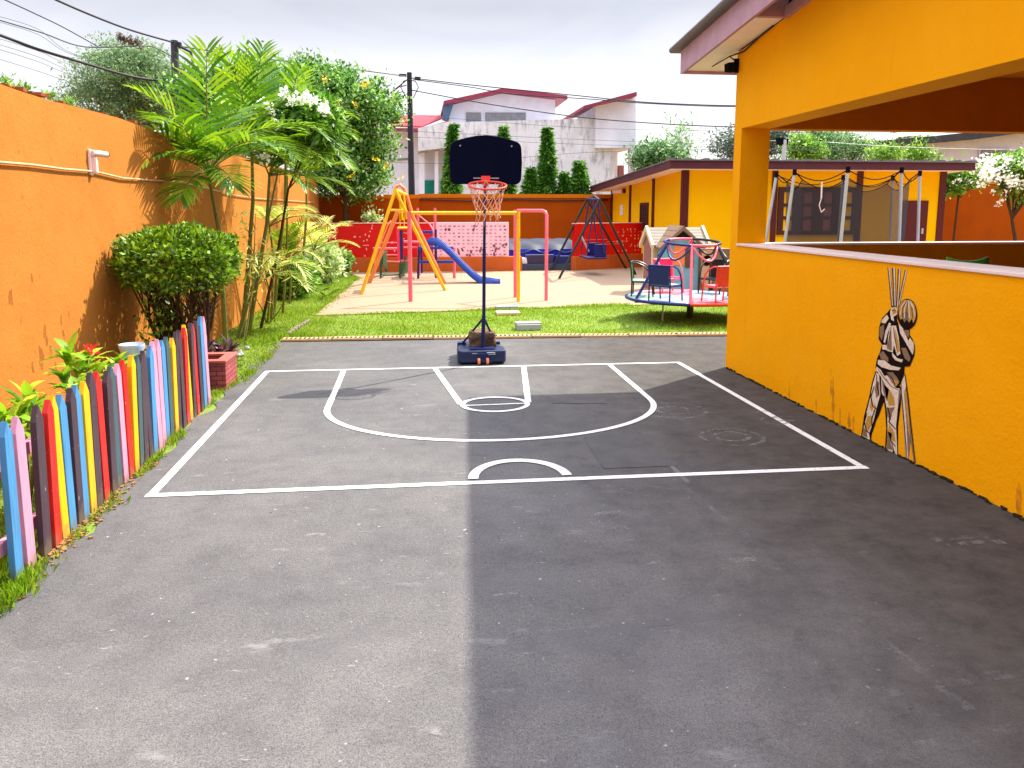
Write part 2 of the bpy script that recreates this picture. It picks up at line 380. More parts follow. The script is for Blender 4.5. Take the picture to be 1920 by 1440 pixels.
M['L_acacia'] = leafmat('acacia_leaf', ['#48684a', '#6a8c58', '#98b078'], .3)
M['L_far'] = leafmat('far_leaf', ['#2c5238', '#5a8a4c', '#94b878'], .3)
M['L_cypress'] = leafmat('column_leaf', ['#183c10', '#3c7a1c', '#74ac34'], .3)
M['L_croton'] = leafmat('croton_leaf', ['#3c7a10', '#78a81c', '#b4c43c'], .4)
M['L_purple'] = leafmat('purple_leaf', ['#2a1420', '#54243c', '#7a4858'], .2)
M['L_flower_w'] = leafmat('white_petal', ['#f4f4ec', '#ffffff', '#e8f0d8'], .15)
M['L_flower_y'] = leafmat('yellow_petal', ['#f0d000', '#f8dc10', '#e8c400'], 0)
M['L_flower_r'] = leafmat('red_petal', ['#e02010', '#f04020'], .3)
M['L_grass'] = leafmat('grass_blade', ['#426c0a', '#688e0e', '#8aae20'], .35)
tg = M['L_grass']; t = object.__new__(NT); t.mat = tg; t.t = tg.node_tree; t.n = t.t.nodes; t.p = t.n['Principled BSDF']
src = t.p.inputs['Base Color'].links[0].from_socket; c = t.mix(t.ramp(t.noise(t.coord(), 1.6, 5, .65), [(.45, 0), (.7, .75)]), src, C('#a89a48')); t.link(c, t.p.inputs['Base Color'])
M['L_variegated'] = leafmat('variegated_leaf', ['#4a8020', '#b8d080', '#f0f4d8'], .3)
# ================================================================== WORLD + SUN
SUN_D = Vector((.70, .56, 1.0)).normalized()
elev = math.asin(SUN_D.z); azim = math.atan2(SUN_D.x, SUN_D.y)
w = bpy.data.worlds.new("World"); sc.world = w; w.use_nodes = True
wt = w.node_tree; wn = wt.nodes; bg = wn['Background']; bg.inputs['Strength'].default_value = .12
sky = wn.new('ShaderNodeTexSky'); sky.sky_type = 'NISHITA'; sky.sun_disc = False
sky.sun_elevation = elev; sky.sun_rotation = azim; sky.air_density = 1.3; sky.dust_density = 3.0; sky.ozone_density = 1.5
tc = wn.new('ShaderNodeTexCoord'); mp = wn.new('ShaderNodeMapping'); mp.inputs['Scale'].default_value = (1, 1, 2.2)
wt.links.new(tc.outputs['Generated'], mp.inputs['Vector'])
nz = wn.new('ShaderNodeTexNoise'); nz.inputs['Scale'].default_value = 2.6; nz.inputs['Detail'].default_value = 6; nz.inputs['Roughness'].default_value = .5
wt.links.new(mp.outputs[0], nz.inputs['Vector'])
cr = wn.new('ShaderNodeValToRGB'); cr.color_ramp.elements[0].position = .3; cr.color_ramp.elements[0].color = (.86, .86, .86, 1)
cr.color_ramp.elements[1].position = .72; cr.color_ramp.elements[1].color = (.97, .97, .97, 1)
wt.links.new(nz.outputs['Fac'], cr.inputs['Fac'])
mx = wn.new('ShaderNodeMix'); mx.data_type = 'RGBA'
wt.links.new(cr.outputs['Color'], mx.inputs[0]); wt.links.new(sky.outputs['Color'], mx.inputs[6]); mx.inputs[7].default_value = (2.52, 2.57, 2.84, 1)
# hazy overcast: the sky grows brighter from the horizon to the zenith
sx = wn.new('ShaderNodeSeparateXYZ'); wt.links.new(tc.outputs['Generated'], sx.inputs[0])
mr = wn.new('ShaderNodeValToRGB'); el = mr.color_ramp.elements
for p_, c_ in ((.14, (.245, .238, .234)), (.24, (.158, .156, .158)), (.45, (.21, .218, .24)), (1, (.40, .455, .72))):
    e_ = el.new(p_); e_.color = (*c_, 1)
el[0].color = (.28, .27, .262, 1); el.remove(el[-1])
wt.links.new(sx.outputs[2], mr.inputs[0])
ml = wn.new('ShaderNodeVectorMath'); ml.operation = 'MULTIPLY'; wt.links.new(mx.outputs[2], ml.inputs[0]); wt.links.new(mr.outputs[0], ml.inputs[1])
vm = wn.new('ShaderNodeVectorMath'); vm.operation = 'SCALE'; vm.inputs[3].default_value = 6.3; wt.links.new(ml.outputs[0], vm.inputs[0])
n2 = wn.new('ShaderNodeTexNoise'); n2.inputs['Scale'].default_value = 3.4; n2.inputs['Detail'].default_value = 7; n2.inputs['Roughness'].default_value = .48; n2.inputs['Distortion'].default_value = .6
m2 = wn.new('ShaderNodeMapping'); m2.inputs['Scale'].default_value = (1, 1, 3.2); wt.links.new(tc.outputs['Generated'], m2.inputs['Vector']); wt.links.new(m2.outputs[0], n2.inputs['Vector'])
r2 = wn.new('ShaderNodeValToRGB'); r2.color_ramp.elements[0].position = .36; r2.color_ramp.elements[0].color = (.90, .92, .955, 1); r2.color_ramp.elements[1].position = .66; r2.color_ramp.elements[1].color = (1.06, 1.05, 1.03, 1)
wt.links.new(n2.outputs['Fac'], r2.inputs['Fac']); mc = wn.new('ShaderNodeVectorMath'); mc.operation = 'MULTIPLY'; wt.links.new(vm.outputs[0], mc.inputs[0]); wt.links.new(r2.outputs['Color'], mc.inputs[1])
wt.links.new(mc.outputs[0], bg.inputs['Color'])
sun = bpy.data.lights.new("Sun", 'SUN'); sun.energy = 4.2; sun.angle = R(.6); sun.color = (1, .93, .81)
suno = bpy.data.objects.new("Sun", sun); col.objects.link(suno)
suno.rotation_euler = SUN_D.to_track_quat('Z', 'Y').to_euler(); suno.location = (10, 10, 15)
vs = sc.view_settings; vs.view_transform = 'Standard'; vs.look = 'None'; vs.exposure = 1.2; vs.gamma = 1
sc.cycles.use_denoising = True; sc.cycles.max_bounces = 8; sc.cycles.diffuse_bounces = 4; sc.cycles.transparent_max_bounces = 16

# ================================================================== GROUND
def flat(pts, z, name, mat, kind='structure', sub=0):
    m = MB(); m.poly([(p[0], p[1], z) for p in pts]); o = m.build(name, mat); tag(o, kind=kind)
    if o.data.polygons[0].normal.z < 0: o.data.flip_normals()
    return o
flat([(-300, -60), (300, -60), (300, 300), (-300, 300)], -.02, 'ground', M['soil'])
# asphalt with a slightly ragged left edge
rag = [(-1.70+.035*math.sin(y*5.1)+.03*math.sin(y*13+1)+random.uniform(-.012, .012), y) for y in np.arange(-4, 9.61, .12)]
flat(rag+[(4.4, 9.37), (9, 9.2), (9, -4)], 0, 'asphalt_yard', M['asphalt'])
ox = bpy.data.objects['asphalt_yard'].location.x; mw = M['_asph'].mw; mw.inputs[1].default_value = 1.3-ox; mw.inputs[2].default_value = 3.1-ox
LAWN = [(-2.5, -4), (-1.6, -4), (-1.6, 9.66), (9, 9.25), (9, 13.2), (3.55, 12.62), (-1.567, 11.94), (-1.37, 18.7), (-1.85, 20.2), (-2.5, 20.2)]
flat(LAWN, -.008, 'lawn', M['lawn_soil'])
flat([(-1.567, 11.94), (3.55, 12.62), (9, 13.2), (20, 13.2), (20, 30), (-2.5, 30), (-2.5, 20.2), (-1.85, 20.2), (-1.37, 18.7)], .006, 'play_area', M['pad'])
def strip(m, pts, wd, z, closed=False):
    P = [Vector((p[0], p[1], 0)) for p in pts]; k = len(P); L = []; Rr = []
    for i in range(k):
        a = P[i-1] if (i or closed) else P[i]; b = P[(i+1) % k] if (i < k-1 or closed) else P[i]
        t = (b-a).normalized(); nrm = Vector((-t.y, t.x, 0))
        L.append(P[i]+nrm*wd/2+Vector((0, 0, z))); Rr.append(P[i]-nrm*wd/2+Vector((0, 0, z)))
    fs = [(i, (i+1) % k, k+(i+1) % k, k+i) for i in range(k if closed else k-1)]
    m.add(L+Rr, fs)
def ell(cx, cy, rx, ry, a0, a1, n=40): return [(cx+rx*math.cos(R(a0+(a1-a0)*i/n)), cy+ry*math.sin(R(a0+(a1-a0)*i/n))) for i in range(n+1)]
m = MB()
# perimeter as four butted bars, then the inner figures a millimetre above
strip(m, [(-1.545, 4.4), (2.775, 4.36)], .054, .004); strip(m, [(-1.525, 7.80), (2.735, 7.745)], .045, .004)
strip(m, [(-1.515, 4.4285), (-1.505, 7.777)], .05, .004); strip(m, [(2.745, 4.39), (2.715, 7.722)], .05, .004)
strip(m, [(-.752, 7.765)]+[(-.745, 7), (-.745, 6.3)]+ell(.6, 6.25, 1.345, 1.045, 180, 360)+[(1.95, 6.6), (1.965, 7.73)], .049, .005)
strip(m, [(.158, 7.75), (.335, 6.25)], .052, .005); strip(m, [(1.066, 7.735), (.9, 6.25)], .052, .005)
strip(m, ell(.618, 6.215, .27, .235, 0, 360)[:-1], .042, .006, True); strip(m, [(.36, 6.2), (.876, 6.215)], .025, .005)
strip(m, ell(.595, 4.43, .285, .325, 2, 178), .062, .006)
tag(m.build('court_markings', M['line'], recalc=False), kind='structure')
m = MB()
for px, py, rr in ((1262, 770, .26), (1262, 770, .13), (1372, 820, .22), (1372, 819, .12), (1452, 790, .1)):
    c = PZ(px, py); strip(m, ell(c.x, c.y, rr, rr*.9, 0, 350, 30), .03, .004)
c = PZ(1150, 976); strip(m, ell(c.x+.02, c.y, .13, .1, 60, 290, 24), .045, .004)
for px, py, l in ((1440, 772, .22), (1460, 783, .2), (1470, 790, .18), (1395, 1052, .12), (1800, 1010, .3), (1830, 1020, .3), (590, 1005, .1), (805, 1375, .08)):
    c = PZ(px, py); strip(m, [(c.x-l/2, c.y-.01), (c.x, c.y+.012), (c.x+l/2, c.y)], .04, .004)
tag(m.build('chalk_marks', M['chalk'], recalc=False), kind='structure')
def ptch(pp, name, mat, z):
    return flat([PZ(*p)[:2] for p in pp], z, name, mat)
ptch([(1094, 822), (1190, 801), (1274, 874), (1132, 879)], 'asphalt_repair', M['patch'], .003)
ptch([(1040, 745), (1132, 742), (1140, 757), (1034, 757)], 'asphalt_repair', M['patch'], .003)
m = MB(); s0, s1 = PZ(1128, 735), PZ(1215, 830); s2, s3 = PZ(1290, 905), PZ(1500, 1200)
strip(m, [s1[:2], s2[:2]], .03, .002); tag(m.build('asphalt_seam', M['seam'], recalc=False), kind='structure')
m = MB(); rj = random.Random(4)
for (xa, ya, xb, yb) in ((.0, 2.62, 2.9, 2.9), (.3, 1.98, 2.9, 2.22)):
    n = 26; strip(m, [(xa+(xb-xa)*i/n+rj.uniform(-.008, .008), ya+(yb-ya)*i/n+rj.uniform(-.008, .008)) for i in range(n+1)], .006, .0025)
tag(m.build('asphalt_cracks', worn_paint('crack', (.07, .07, .07, 1), .5, .75, 5), recalc=False), kind='structure')
m = MB()
for (xa, ya, xb, yb, w_) in ((.9, 2.16, 2.4, 2.3, .05), (1.1, 1.9, 2.6, 2.1, .06), (1.5, 4.3, 1.75, 2.1, .04), (.9, 3.2, 1.0, 2.2, .04)):
    n = 10; strip(m, [(xa+(xb-xa)*i/n, ya+(yb-ya)*i/n) for i in range(n+1)], w_, .002)
tag(m.build('asphalt_scuffs', worn_paint('scuff_band', (.25, .245, .245, 1), .5, 1.0, 6), recalc=False), kind='structure')
# drain with slotted covers, one section after the other
dl = [(-1.68, 9.70), (-.4, 9.66), (.9, 9.60), (2.2, 9.54), (3.6, 9.44), (5.2, 9.3)]
def dpt(s):
    x = -1.68+s; 
    for a, b in zip(dl, dl[1:]):
        if a[0] <= x <= b[0]: return Vector((x, a[1]+(b[1]-a[1])*(x-a[0])/(b[0]-a[0]), 0))
    return Vector((x, dl[-1][1], 0))
sect = .62; ns = 11
where = ['at its left end by the garden strip', 'second from the left end', 'third from the left end', 'left of the hoop base', 'behind the hoop base and stone', 'just right of the hoop base', 'in front of the grey concrete block', 'below the middle of the lawn', 'left of the merry-go-round shadow', 'below the merry-go-round shadow', 'at its right end by the porch corner']
for k in range(ns):
    a, b = dpt(k*sect+.006), dpt((k+1)*sect-.006); t = (b-a).normalized(); nr = Vector((-t.y, t.x, 0)); mb = MB()
    L = (b-a).length; ang = math.atan2(t.y, t.x); z = .02+.006*((k*7) % 3)/2; wd = .17; mid = (a+b)/2
    for sgn in (-1, 1): mb.box(mid+nr*sgn*(wd/2-.01)+Vector((0, 0, z-.009)), (L, .02, .024), ang)
    mb.box(mid+Vector((0, 0, z-.005)), (L, wd-.04, .016), ang, 1); nb = 11; sk = .0 if k < 5 else .05
    for j in range(nb):
        u = (j+.5)/nb; c = a+(b-a)*u
        p = [c-nr*(wd/2-.024)+t*(-.0135-sk/2), c-nr*(wd/2-.024)+t*(.0135-sk/2), c+nr*(wd/2-.024)+t*(.0135+sk/2), c+nr*(wd/2-.024)+t*(-.0135+sk/2)]
        mb.prism([q+Vector((0, 0, z-.003)) for q in p], (0, 0, .010))
    o = mb.build('drain_cover', [M['grate'], M['slot']]); tag(o, 'cream slotted drain cover, '+where[k], 'drain cover', 'slotted drain covers between asphalt and lawn')
m = MB(); strip(m, dl, .16, .004); tag(m.build('drain_channel', M['slot'], recalc=False), kind='structure')
# paver and block in the lawn
mb = MB(); c = PZ(990, 617); mb.box((c.x, c.y, .035), (.33, .2, .08), .02); mb.box((c.x, c.y+.02, .085), (.34, .17, .02), .02)
tag(mb.build('concrete_block', M['concrete'], bevel=.006), 'grey concrete block with slab lid lying in the lawn', 'block')
mb = MB(); c = PZ(952, 589); mb.box((c.x, c.y, .02), (.36, .28, .04), .0)
tag(mb.build('paver', M['paver'], bevel=.006), 'beige paving slab at the lawn edge beside the play area', 'paving slab')
mb = MB(); c = PZ(950, 580); mb.box((c.x, c.y, .03), (.36, .16, .06), .0)
tag(mb.build('paver', M['concrete'], bevel=.006), 'grey paving slab just behind the beige slab', 'paving slab')

# ================================================================== WALLS
# left boundary wall, painted face at X = -2.5
lw = thing('boundary_wall', (-2.6, 8, 0), 'tall sunlit orange plastered boundary wall with a rough brick top', 'wall')
mb = MB(); ys = np.linspace(-5, 20.6, 60); tops = [2.36+.012*math.sin(y*3)+random.uniform(-.008, .008) for y in ys]
mb.prism([(-2.5, ys[0], -.1)]+[(-2.5, y, z) for y, z in zip(ys, tops)]+[(-2.5, ys[-1], -.1)], (-.2, 0, 0))
mb.build('wall_face', M['left_wall'], lw)
mb = MB()
for i in range(170):
    y = 1+i*.115+random.uniform(-.03, .03); mb.box((-2.6+random.uniform(-.04, .03), y, 2.375+random.uniform(-.01, .02)), (random.uniform(.05, .15), random.uniform(.02, .07), random.uniform(.008, .028)), random.uniform(-.5, .5))
mb.build('rough_top', M['coping_rough'], lw)
mb = MB()
for px, py, s in ((85, 625, .05), (88, 640, .03), (78, 672, .07), (95, 655, .04), (120, 628, .035), (62, 690, .03), (105, 690, .03), (20, 560, .06), (60, 520, .03), (130, 590, .02), (115, 600, .03), (40, 600, .02)):
    c = PX(px, py, -2.4985); pts = []
    for j in range(9):
        a = j/9*6.283; rr = s*random.uniform(.35, 1); pts.append((c.x, c.y+rr*math.cos(a)*.7, c.z+rr*math.sin(a)*1.7))
    mb.poly(pts)
mb.build('worn_paint_spots', M['scuff'], lw, recalc=False)
# cable along the wall
pts = [PX(px, py, -2.48) for px, py in ((-120, 292), (0, 304), (60, 309), (120, 317), (180, 322), (230, 334), (285, 338), (340, 341), (400, 356), (440, 366), (480, 372), (540, 376), (590, 380))]
mb = MB(); mb.tube(pts, .008, 6); tag(mb.build('wall_cable', M['cable_pale'], smooth=True), 'beige electric cable run along the orange boundary wall', 'cable')
f = PX(168, 302, -2.5); lamp = thing('wall_camera', f, 'small pale pipe shaped camera fixed above the wall cable', 'camera')
mb = MB(); mb.box(f+Vector((.012, -.01, -.01)), (.024, .06, .2), mi=0); mb.box(f+Vector((.035, .005, -.03)), (.04, .04, .13)); mb.build('bracket', M['pvc'], lamp, bevel=.01)
mb = MB(); mb.tube([f+Vector((.03, -.02, .06)), f+Vector((.06, .03, .058)), f+Vector((.09, .10, .055))], .024, 12); mb.build('barrel', M['pvc'], lamp, smooth='auto')
mb = MB(); mb.tube([f+Vector((.09, .099, .055)), f+Vector((.093, .107, .055))], .023, 12); mb.build('lens', M['sil_black'], lamp)
# back walls
bw = thing('back_wall', (-1.2, 21.3, 0), 'shaded burnt orange boundary wall behind the red play wall, left stretch', 'wall')
x1 = PY(786, 365, 21.2).x; zt = PY(786, 365, 21.2).z
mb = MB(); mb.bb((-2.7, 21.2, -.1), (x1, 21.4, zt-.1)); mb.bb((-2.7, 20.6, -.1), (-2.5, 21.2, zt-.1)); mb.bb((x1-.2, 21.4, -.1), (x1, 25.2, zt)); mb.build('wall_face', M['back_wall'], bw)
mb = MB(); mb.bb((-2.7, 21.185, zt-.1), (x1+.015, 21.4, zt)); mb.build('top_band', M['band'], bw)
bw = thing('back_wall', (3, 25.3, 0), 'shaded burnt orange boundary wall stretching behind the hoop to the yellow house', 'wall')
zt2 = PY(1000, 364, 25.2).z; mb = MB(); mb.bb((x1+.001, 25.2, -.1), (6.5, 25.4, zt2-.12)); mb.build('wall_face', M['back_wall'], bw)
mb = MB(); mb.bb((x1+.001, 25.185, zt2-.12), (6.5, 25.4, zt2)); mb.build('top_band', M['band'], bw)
mb = MB(); mb.tube([PY(px, py, 25.17) for px, py in ((720, 372), (800, 374), (880, 377), (960, 374), (1040, 376), (1140, 375))], .02, 5)
tag(mb.build('wall_cable', M['cable'], smooth=True), 'dark sagging cable along the shaded back wall', 'cable')
bw = thing('back_wall', (15, 22, 0), 'orange boundary wall right of the yellow house behind the white tree', 'wall')
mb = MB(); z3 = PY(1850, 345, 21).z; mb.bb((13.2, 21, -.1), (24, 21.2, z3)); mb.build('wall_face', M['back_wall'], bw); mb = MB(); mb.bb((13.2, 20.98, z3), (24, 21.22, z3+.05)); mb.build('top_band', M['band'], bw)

# low red play wall: red stretch and pink stretch on an orange plinth
Yr = 20.25; zp = PY(800, 482, Yr).z; zr = PY(800, 419, Yr).z
rw = thing('play_wall', (0, Yr, 0), 'low wall painted glossy red and pale pink on an orange plinth', 'wall')
xm = PY(812, 450, Yr).x; xe = PY(954, 450, Yr).x; xL = -2.5
mb = MB(); mb.bb((xL, Yr, zp), (xm, Yr+.15, zr)); mb.build('red_panel', M['red_wall'], rw, bevel=.006)
mb = MB(); mb.bb((xm, Yr-.004, zp), (xe, Yr+.15, PY(800, 417, Yr).z)); mb.build('pink_panel', M['pink_wall'], rw, bevel=.006)
mb = MB(); mb.bb((xL, Yr-.02, zr), (xm-.002, Yr+.16, zr+.02)); mb.build('pale_rim', M['red_rim'], rw)
xpe = PY(978, 490, Yr).x
mb = MB(); mb.bb((xL, Yr-.12, -.05), (xpe, Yr+.16, zp-.001)); mb.build('plinth', M['plinth'], rw, bevel=.01)
mb = MB()
for i in range(15):
    for j in range(9):
        if random.random() < .9:
            px = 826+i*8.6+random.uniform(-1, 1); py = 424+j*6.6; c = PY(px, py, Yr-.0065); wv = random.uniform(.02, .035); hv = random.uniform(.008, .02)
            mb.box(c, (wv*2, .003, hv*2), mi=0 if random.random() < .75 else 1, rot=Matrix.Rotation(random.uniform(-.3, .3), 3, 'Y'))
for px, py in ((905, 468), (880, 474), (862, 470), (935, 470), (946, 462), (930, 474), (808, 470), (812, 440), (815, 476), (800, 462), (928, 466), (892, 428), (840, 428)):
    for q in range(3):
        c = PY(px+random.uniform(-5, 5), py+random.uniform(-5, 5), Yr-.0065-.0004*q); mb.box(c, (random.uniform(.03, .07), .003, random.uniform(.02, .09)), mi=1, rot=Matrix.Rotation(random.uniform(-.8, .8), 3, 'Y'))
mb.build('peeling_marks', [M['marks'], M['marks_dark']], rw)
mb = MB()
for px, py, a, b in [(665, 444, .05, .04), (675, 444, .03, .03), (685, 440, .03, .05), (688, 450, .03, .04), (692, 443, .03, .06), (697, 428, .03, .05), (694, 434, .03, .03), (682, 452, .03, .03), (686, 460, .16, .015), (687, 467, .02, .07), (698, 423, .02, .05), (684, 480, .04, .03), (752, 458, .12, .012), (760, 437, .1, .012), (756, 448, .08, .012), (700, 465, .03, .02), (735, 455, .03, .05), (740, 470, .03, .05), (733, 478, .05, .03)]:
    c = PY(px, py, Yr-.003); mb.box(c, (a, .003, b), rot=Matrix.Rotation(random.uniform(-.3, .3), 3, 'Y'))
for k in range(12):
    c = PY(622-k*.6, 421+k*5, Yr-.004); mb.box(c, (.02, .003, .075))
mb.build('paint_chips', M['red_rim'], rw)
# right red wall turning towards the yellow house
a0 = PZ(1079, 508); a1 = PZ(1207, 500.5)
rw2 = thing('play_wall', a0, 'low red wall with chipped paint on an orange plinth behind the dark swing', 'wall')
d = (a1-a0); d.z = 0; L = d.length; ang = math.atan2(d.y, d.x); nrm = Vector((-d.y, d.x, 0)).normalized()
zpl = PY(1083, 481, a0.y).z; ztp = PY(1083, 420, a0.y).z
mid = (a0+a1)/2
mb = MB(); mb.box(mid+nrm*.1+Vector((0, 0, (zpl-.05)/2)), (L, .2, zpl+.05), ang); mb.build('plinth', M['plinth'], rw2, bevel=.01)
mb = MB(); mb.box(mid+nrm*.13+Vector((0, 0, (zpl+ztp)/2)), (L-.06, .12, ztp-zpl-.002), ang); mb.build('red_panel', M['red_wall'], rw2, bevel=.006)
mb = MB(); mb.box(mid+nrm*.13+Vector((0, 0, ztp+.01)), (L-.04, .14, .02), ang); mb.build('pale_rim', M['red_rim'], rw2)
mb = MB()
for k in range(46):
    u = random.choice((.62, .7, .76, .82, .88, .93, .97)); v = random.choice((.12, .25, .3, .42, .5, .6, .72, .8))
    p = a0+d*(u+random.uniform(-.01, .01))+nrm*.067; p.z = zpl+(ztp-zpl)*v; mb.box(p, (random.uniform(.015, .04), .003, random.uniform(.02, .06)), ang)
for u, v, l in ((.28, .5, .9), (.62, .42, .8), (.5, .35, .7)):
    p = a0+d*u+nrm*.066; p.z = zpl+(ztp-zpl)*v; mb.box(p, (l, .003, .008), ang)
mb.build('paint_chips', M['red_rim'], rw2)
# tarp covered pool box
Yp = 20.7; pb = thing('paddling_pool', (3.3, Yp+.6, 0), 'blue paddling pool under a crumpled grey blue tarp between the red walls', 'pool')
xa, xb = PY(952, 470, Yp).x, PY(1080, 470, Yp).x; zt_, zm = PY(1000, 452, Yp).z, PY(1000, 467, Yp).z
mb = MB(); mb.bb((xa, Yp, -.02), (xb, Yp+1.6, zm)); mb.build('pool_wall', M['tarp_blue'], pb)
mb = MB(); nx = 26; ny = 8; g = []
for j in range(ny+1):
    for i in range(nx+1):
        u = i/nx; v = j/ny; z = zm+(zt_-zm)*(.25+.75*min(1, v*2.2))+.02*math.sin(i*.7+j*1.3)
        if j == 0: z = zm-.06+.05*math.sin(i*.8)
        g.append((xa-.05+(xb-xa+.1)*u, Yp-.05+1.7*v, z))
mb.add(g, [(j*(nx+1)+i, j*(nx+1)+i+1, (j+1)*(nx+1)+i+1, (j+1)*(nx+1)+i) for j in range(ny) for i in range(nx)]); mb.build('tarp', M['tarp'], pb, smooth=True)
c0, c1 = PZ(978, 508), PZ(1078, 508)
mb = MB(); mb.bb((c0.x, c0.y, 0), (c1.x-.02, c0.y+.45, PY(1000, 495, c0.y).z)); tag(mb.build('pool_step', M['slab_dark'], bevel=.01), 'dark grey masonry step in front of the blue pool', 'step')
zs = PY(1000, 495, c0.y).z; q = PY(988, 490, c0.y+.1)
mb = MB(); mb.bb((c0.x+.02, c0.y+.1, zs), (PY(985, 480, c0.y+.1).x+.22, c0.y+.4, PY(985, 484, c0.y+.1).z)); tag(mb.build('white_block', M['clean_white'], bevel=.01), 'small white block standing on the dark pool step', 'block')
xq0, xq1 = PY(989, 480, c0.y+.08).x, PY(1040, 480, c0.y+.08).x
mb = MB(); mb.prism([(xq0, c0.y+.08, zs+.001), (xq1-.06, c0.y+.08, zs+.001), (xq1, c0.y+.08, PY(1000, 478, c0.y+.08).z), (xq0-.03, c0.y+.08, PY(1000, 478, c0.y+.08).z)], (0, .3, 0)); tag(mb.build('plastic_crate', M['bin'], bevel=.01), 'dark purple plastic crate on the left of the pool step', 'crate')
mb = MB(); mb.bb((xq1+.05, c0.y+.06, zs+.001), (c1.x-.06, c0.y+.4, PY(1060, 480, c0.y+.06).z)); tag(mb.build('plastic_crate', M['dkblue'], bevel=.01), 'navy plastic crate on the right of the pool step', 'crate')

# ================================================================== PICKET FENCE
fence = thing('picket_fence', (-1.74, 4.8, 0), 'low picket fence with pointed pickets in many colours along the asphalt', 'fence')
seq = [('p_plum', -20), ('p_blue', 45/2.183), ('p_pink', 105/2.183)] + [(c, x/2.183) for c, x in (('p_plum', 172), ('p_red', 218), ('p_yellow', 257), ('p_blue', 292), ('p_plum', 325), ('p_blue', 352), ('p_yellow', 382), ('p_plum', 411), ('p_red', 440), ('p_plum', 469), ('p_slate', 498), ('p_pink', 524), ('p_red', 546), ('p_yellow', 568), ('p_slate', 589), ('p_plum', 610), ('p_plum', 630), ('p_blue', 652), ('p_pink', 673), ('p_pink', 690), ('p_blue', 707), ('p_slate', 723), ('p_yellow', 740), ('p_plum', 757), ('p_plum', 774), ('p_red', 791), ('p_yellow', 806), ('p_plum', 820), ('p_red', 833), ('p_plum', 847), ('p_blue', 862), ('p_pink', 877))]
XF = -1.735
for k, (cname, px) in enumerate(seq):
    y = PX(px, 900, XF).y; wv = .036+random.uniform(-.003, .003); h = .72+random.uniform(-.02, .02)
    if px < 0: y = 3.1
    if k == len(seq)-2 or k == len(seq)-1: h += .03
    x = XF+random.uniform(-.008, .004); z0 = -.02; ln = random.uniform(-.012, .02); tip = random.uniform(.06, .075)
    pts = [(x, y-wv, z0), (x, y+wv, z0), (x+ln, y+wv+random.uniform(-.004, .004), h-tip), (x+ln, y+random.uniform(-.006, .006), h), (x+ln, y-wv, h-tip)]
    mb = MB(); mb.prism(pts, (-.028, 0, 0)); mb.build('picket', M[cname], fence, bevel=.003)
y0, y1 = 2.2, PX(877/2.183, 750, XF).y+.05
for z in (.16, .52):
    mb = MB(); yb = PX(140/2.183, 900, XF).y; mb.bb((XF-.075, y0, z-.03), (XF-.045, y1, z+.03)); mb.build('rail', M['p_pink'], fence, bevel=.003)
for y in (2.6, 4.4, 6.4):
    mb = MB(); mb.bb((XF-.14, y-.03, -.05), (XF-.078, y+.03, .6)); mb.build('fence_post', M['p_plum'], fence)
# brick planter
pl = thing('brick_planter', (-1.9, 7.25, 0), 'small red brick planter box on the grass at the end of the picket fence', 'planter')
mb = MB()
mb.bb((-2.12, 7.05, -.02), (-1.72, 7.13, .24)); mb.bb((-2.12, 7.40, -.02), (-1.72, 7.48, .24)); mb.bb((-2.12, 7.13, -.02), (-2.04, 7.40, .24)); mb.bb((-1.80, 7.13, -.02), (-1.72, 7.40, .24))
mb.build('brick_wall', M['brick_red'], pl, bevel=.006)
mb = MB(); zc = .24
mb.bb((-2.13, 7.04, zc), (-1.71, 7.135, zc+.025)); mb.bb((-2.13, 7.395, zc), (-1.71, 7.49, zc+.025)); mb.bb((-2.13, 7.135, zc), (-2.035, 7.395, zc+.025)); mb.bb((-1.805, 7.135, zc), (-1.71, 7.395, zc+.025))
mb.build('rim', paint('planter_rim', '#b86058', .7), pl, bevel=.006)
mb = MB(); mb.bb((-2.04, 7.13, 0), (-1.80, 7.40, .15)); mb.build('soil', M['soil'], pl)

# ================================================================== AMBER PORCH BUILDING (right)
X0, X1 = 3.12, 3.41; YE = 7.47; YI = 7.30; zS = 1.25; zL = 2.375
def ztop(y): return 3.105+(YE-y)*.1
pb = thing('porch_building', (X0, YE, 0), 'amber yellow building with a wide open porch and a mauve edged roof', 'building')
mb = MB()
mb.bb((X0, -3, -.1), (X1, YE, zS)); mb.bb((X0, YI, zS), (X1, YE, zL)); mb.bb((X0, -3, zS), (X1, .3, zL))
mb.prism([(X0, -3, zL), (X0, YE, zL), (X0, YE, ztop(YE)), (X0, -3, ztop(-3))], (X1-X0, 0, 0))
mb.build('side_wall', M['yellow_house'], pb)
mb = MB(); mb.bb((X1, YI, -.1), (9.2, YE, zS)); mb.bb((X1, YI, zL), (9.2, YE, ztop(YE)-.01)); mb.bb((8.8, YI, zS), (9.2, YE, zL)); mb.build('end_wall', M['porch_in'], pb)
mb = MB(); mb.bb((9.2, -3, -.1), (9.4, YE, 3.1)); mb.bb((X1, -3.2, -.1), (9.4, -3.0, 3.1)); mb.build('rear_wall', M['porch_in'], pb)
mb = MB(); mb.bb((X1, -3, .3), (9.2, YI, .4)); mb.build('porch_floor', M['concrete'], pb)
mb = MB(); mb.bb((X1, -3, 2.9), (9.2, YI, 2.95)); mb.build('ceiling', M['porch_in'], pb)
mb = MB(); mb.bb((X0-.012, .3, zS), (X1+.012, YI-.0, zS+.022)); mb.bb((X1+.012, YI-.012, zS), (8.8, YE+.012, zS+.022)); mb.build('coping', M['coping'], pb, bevel=.004)
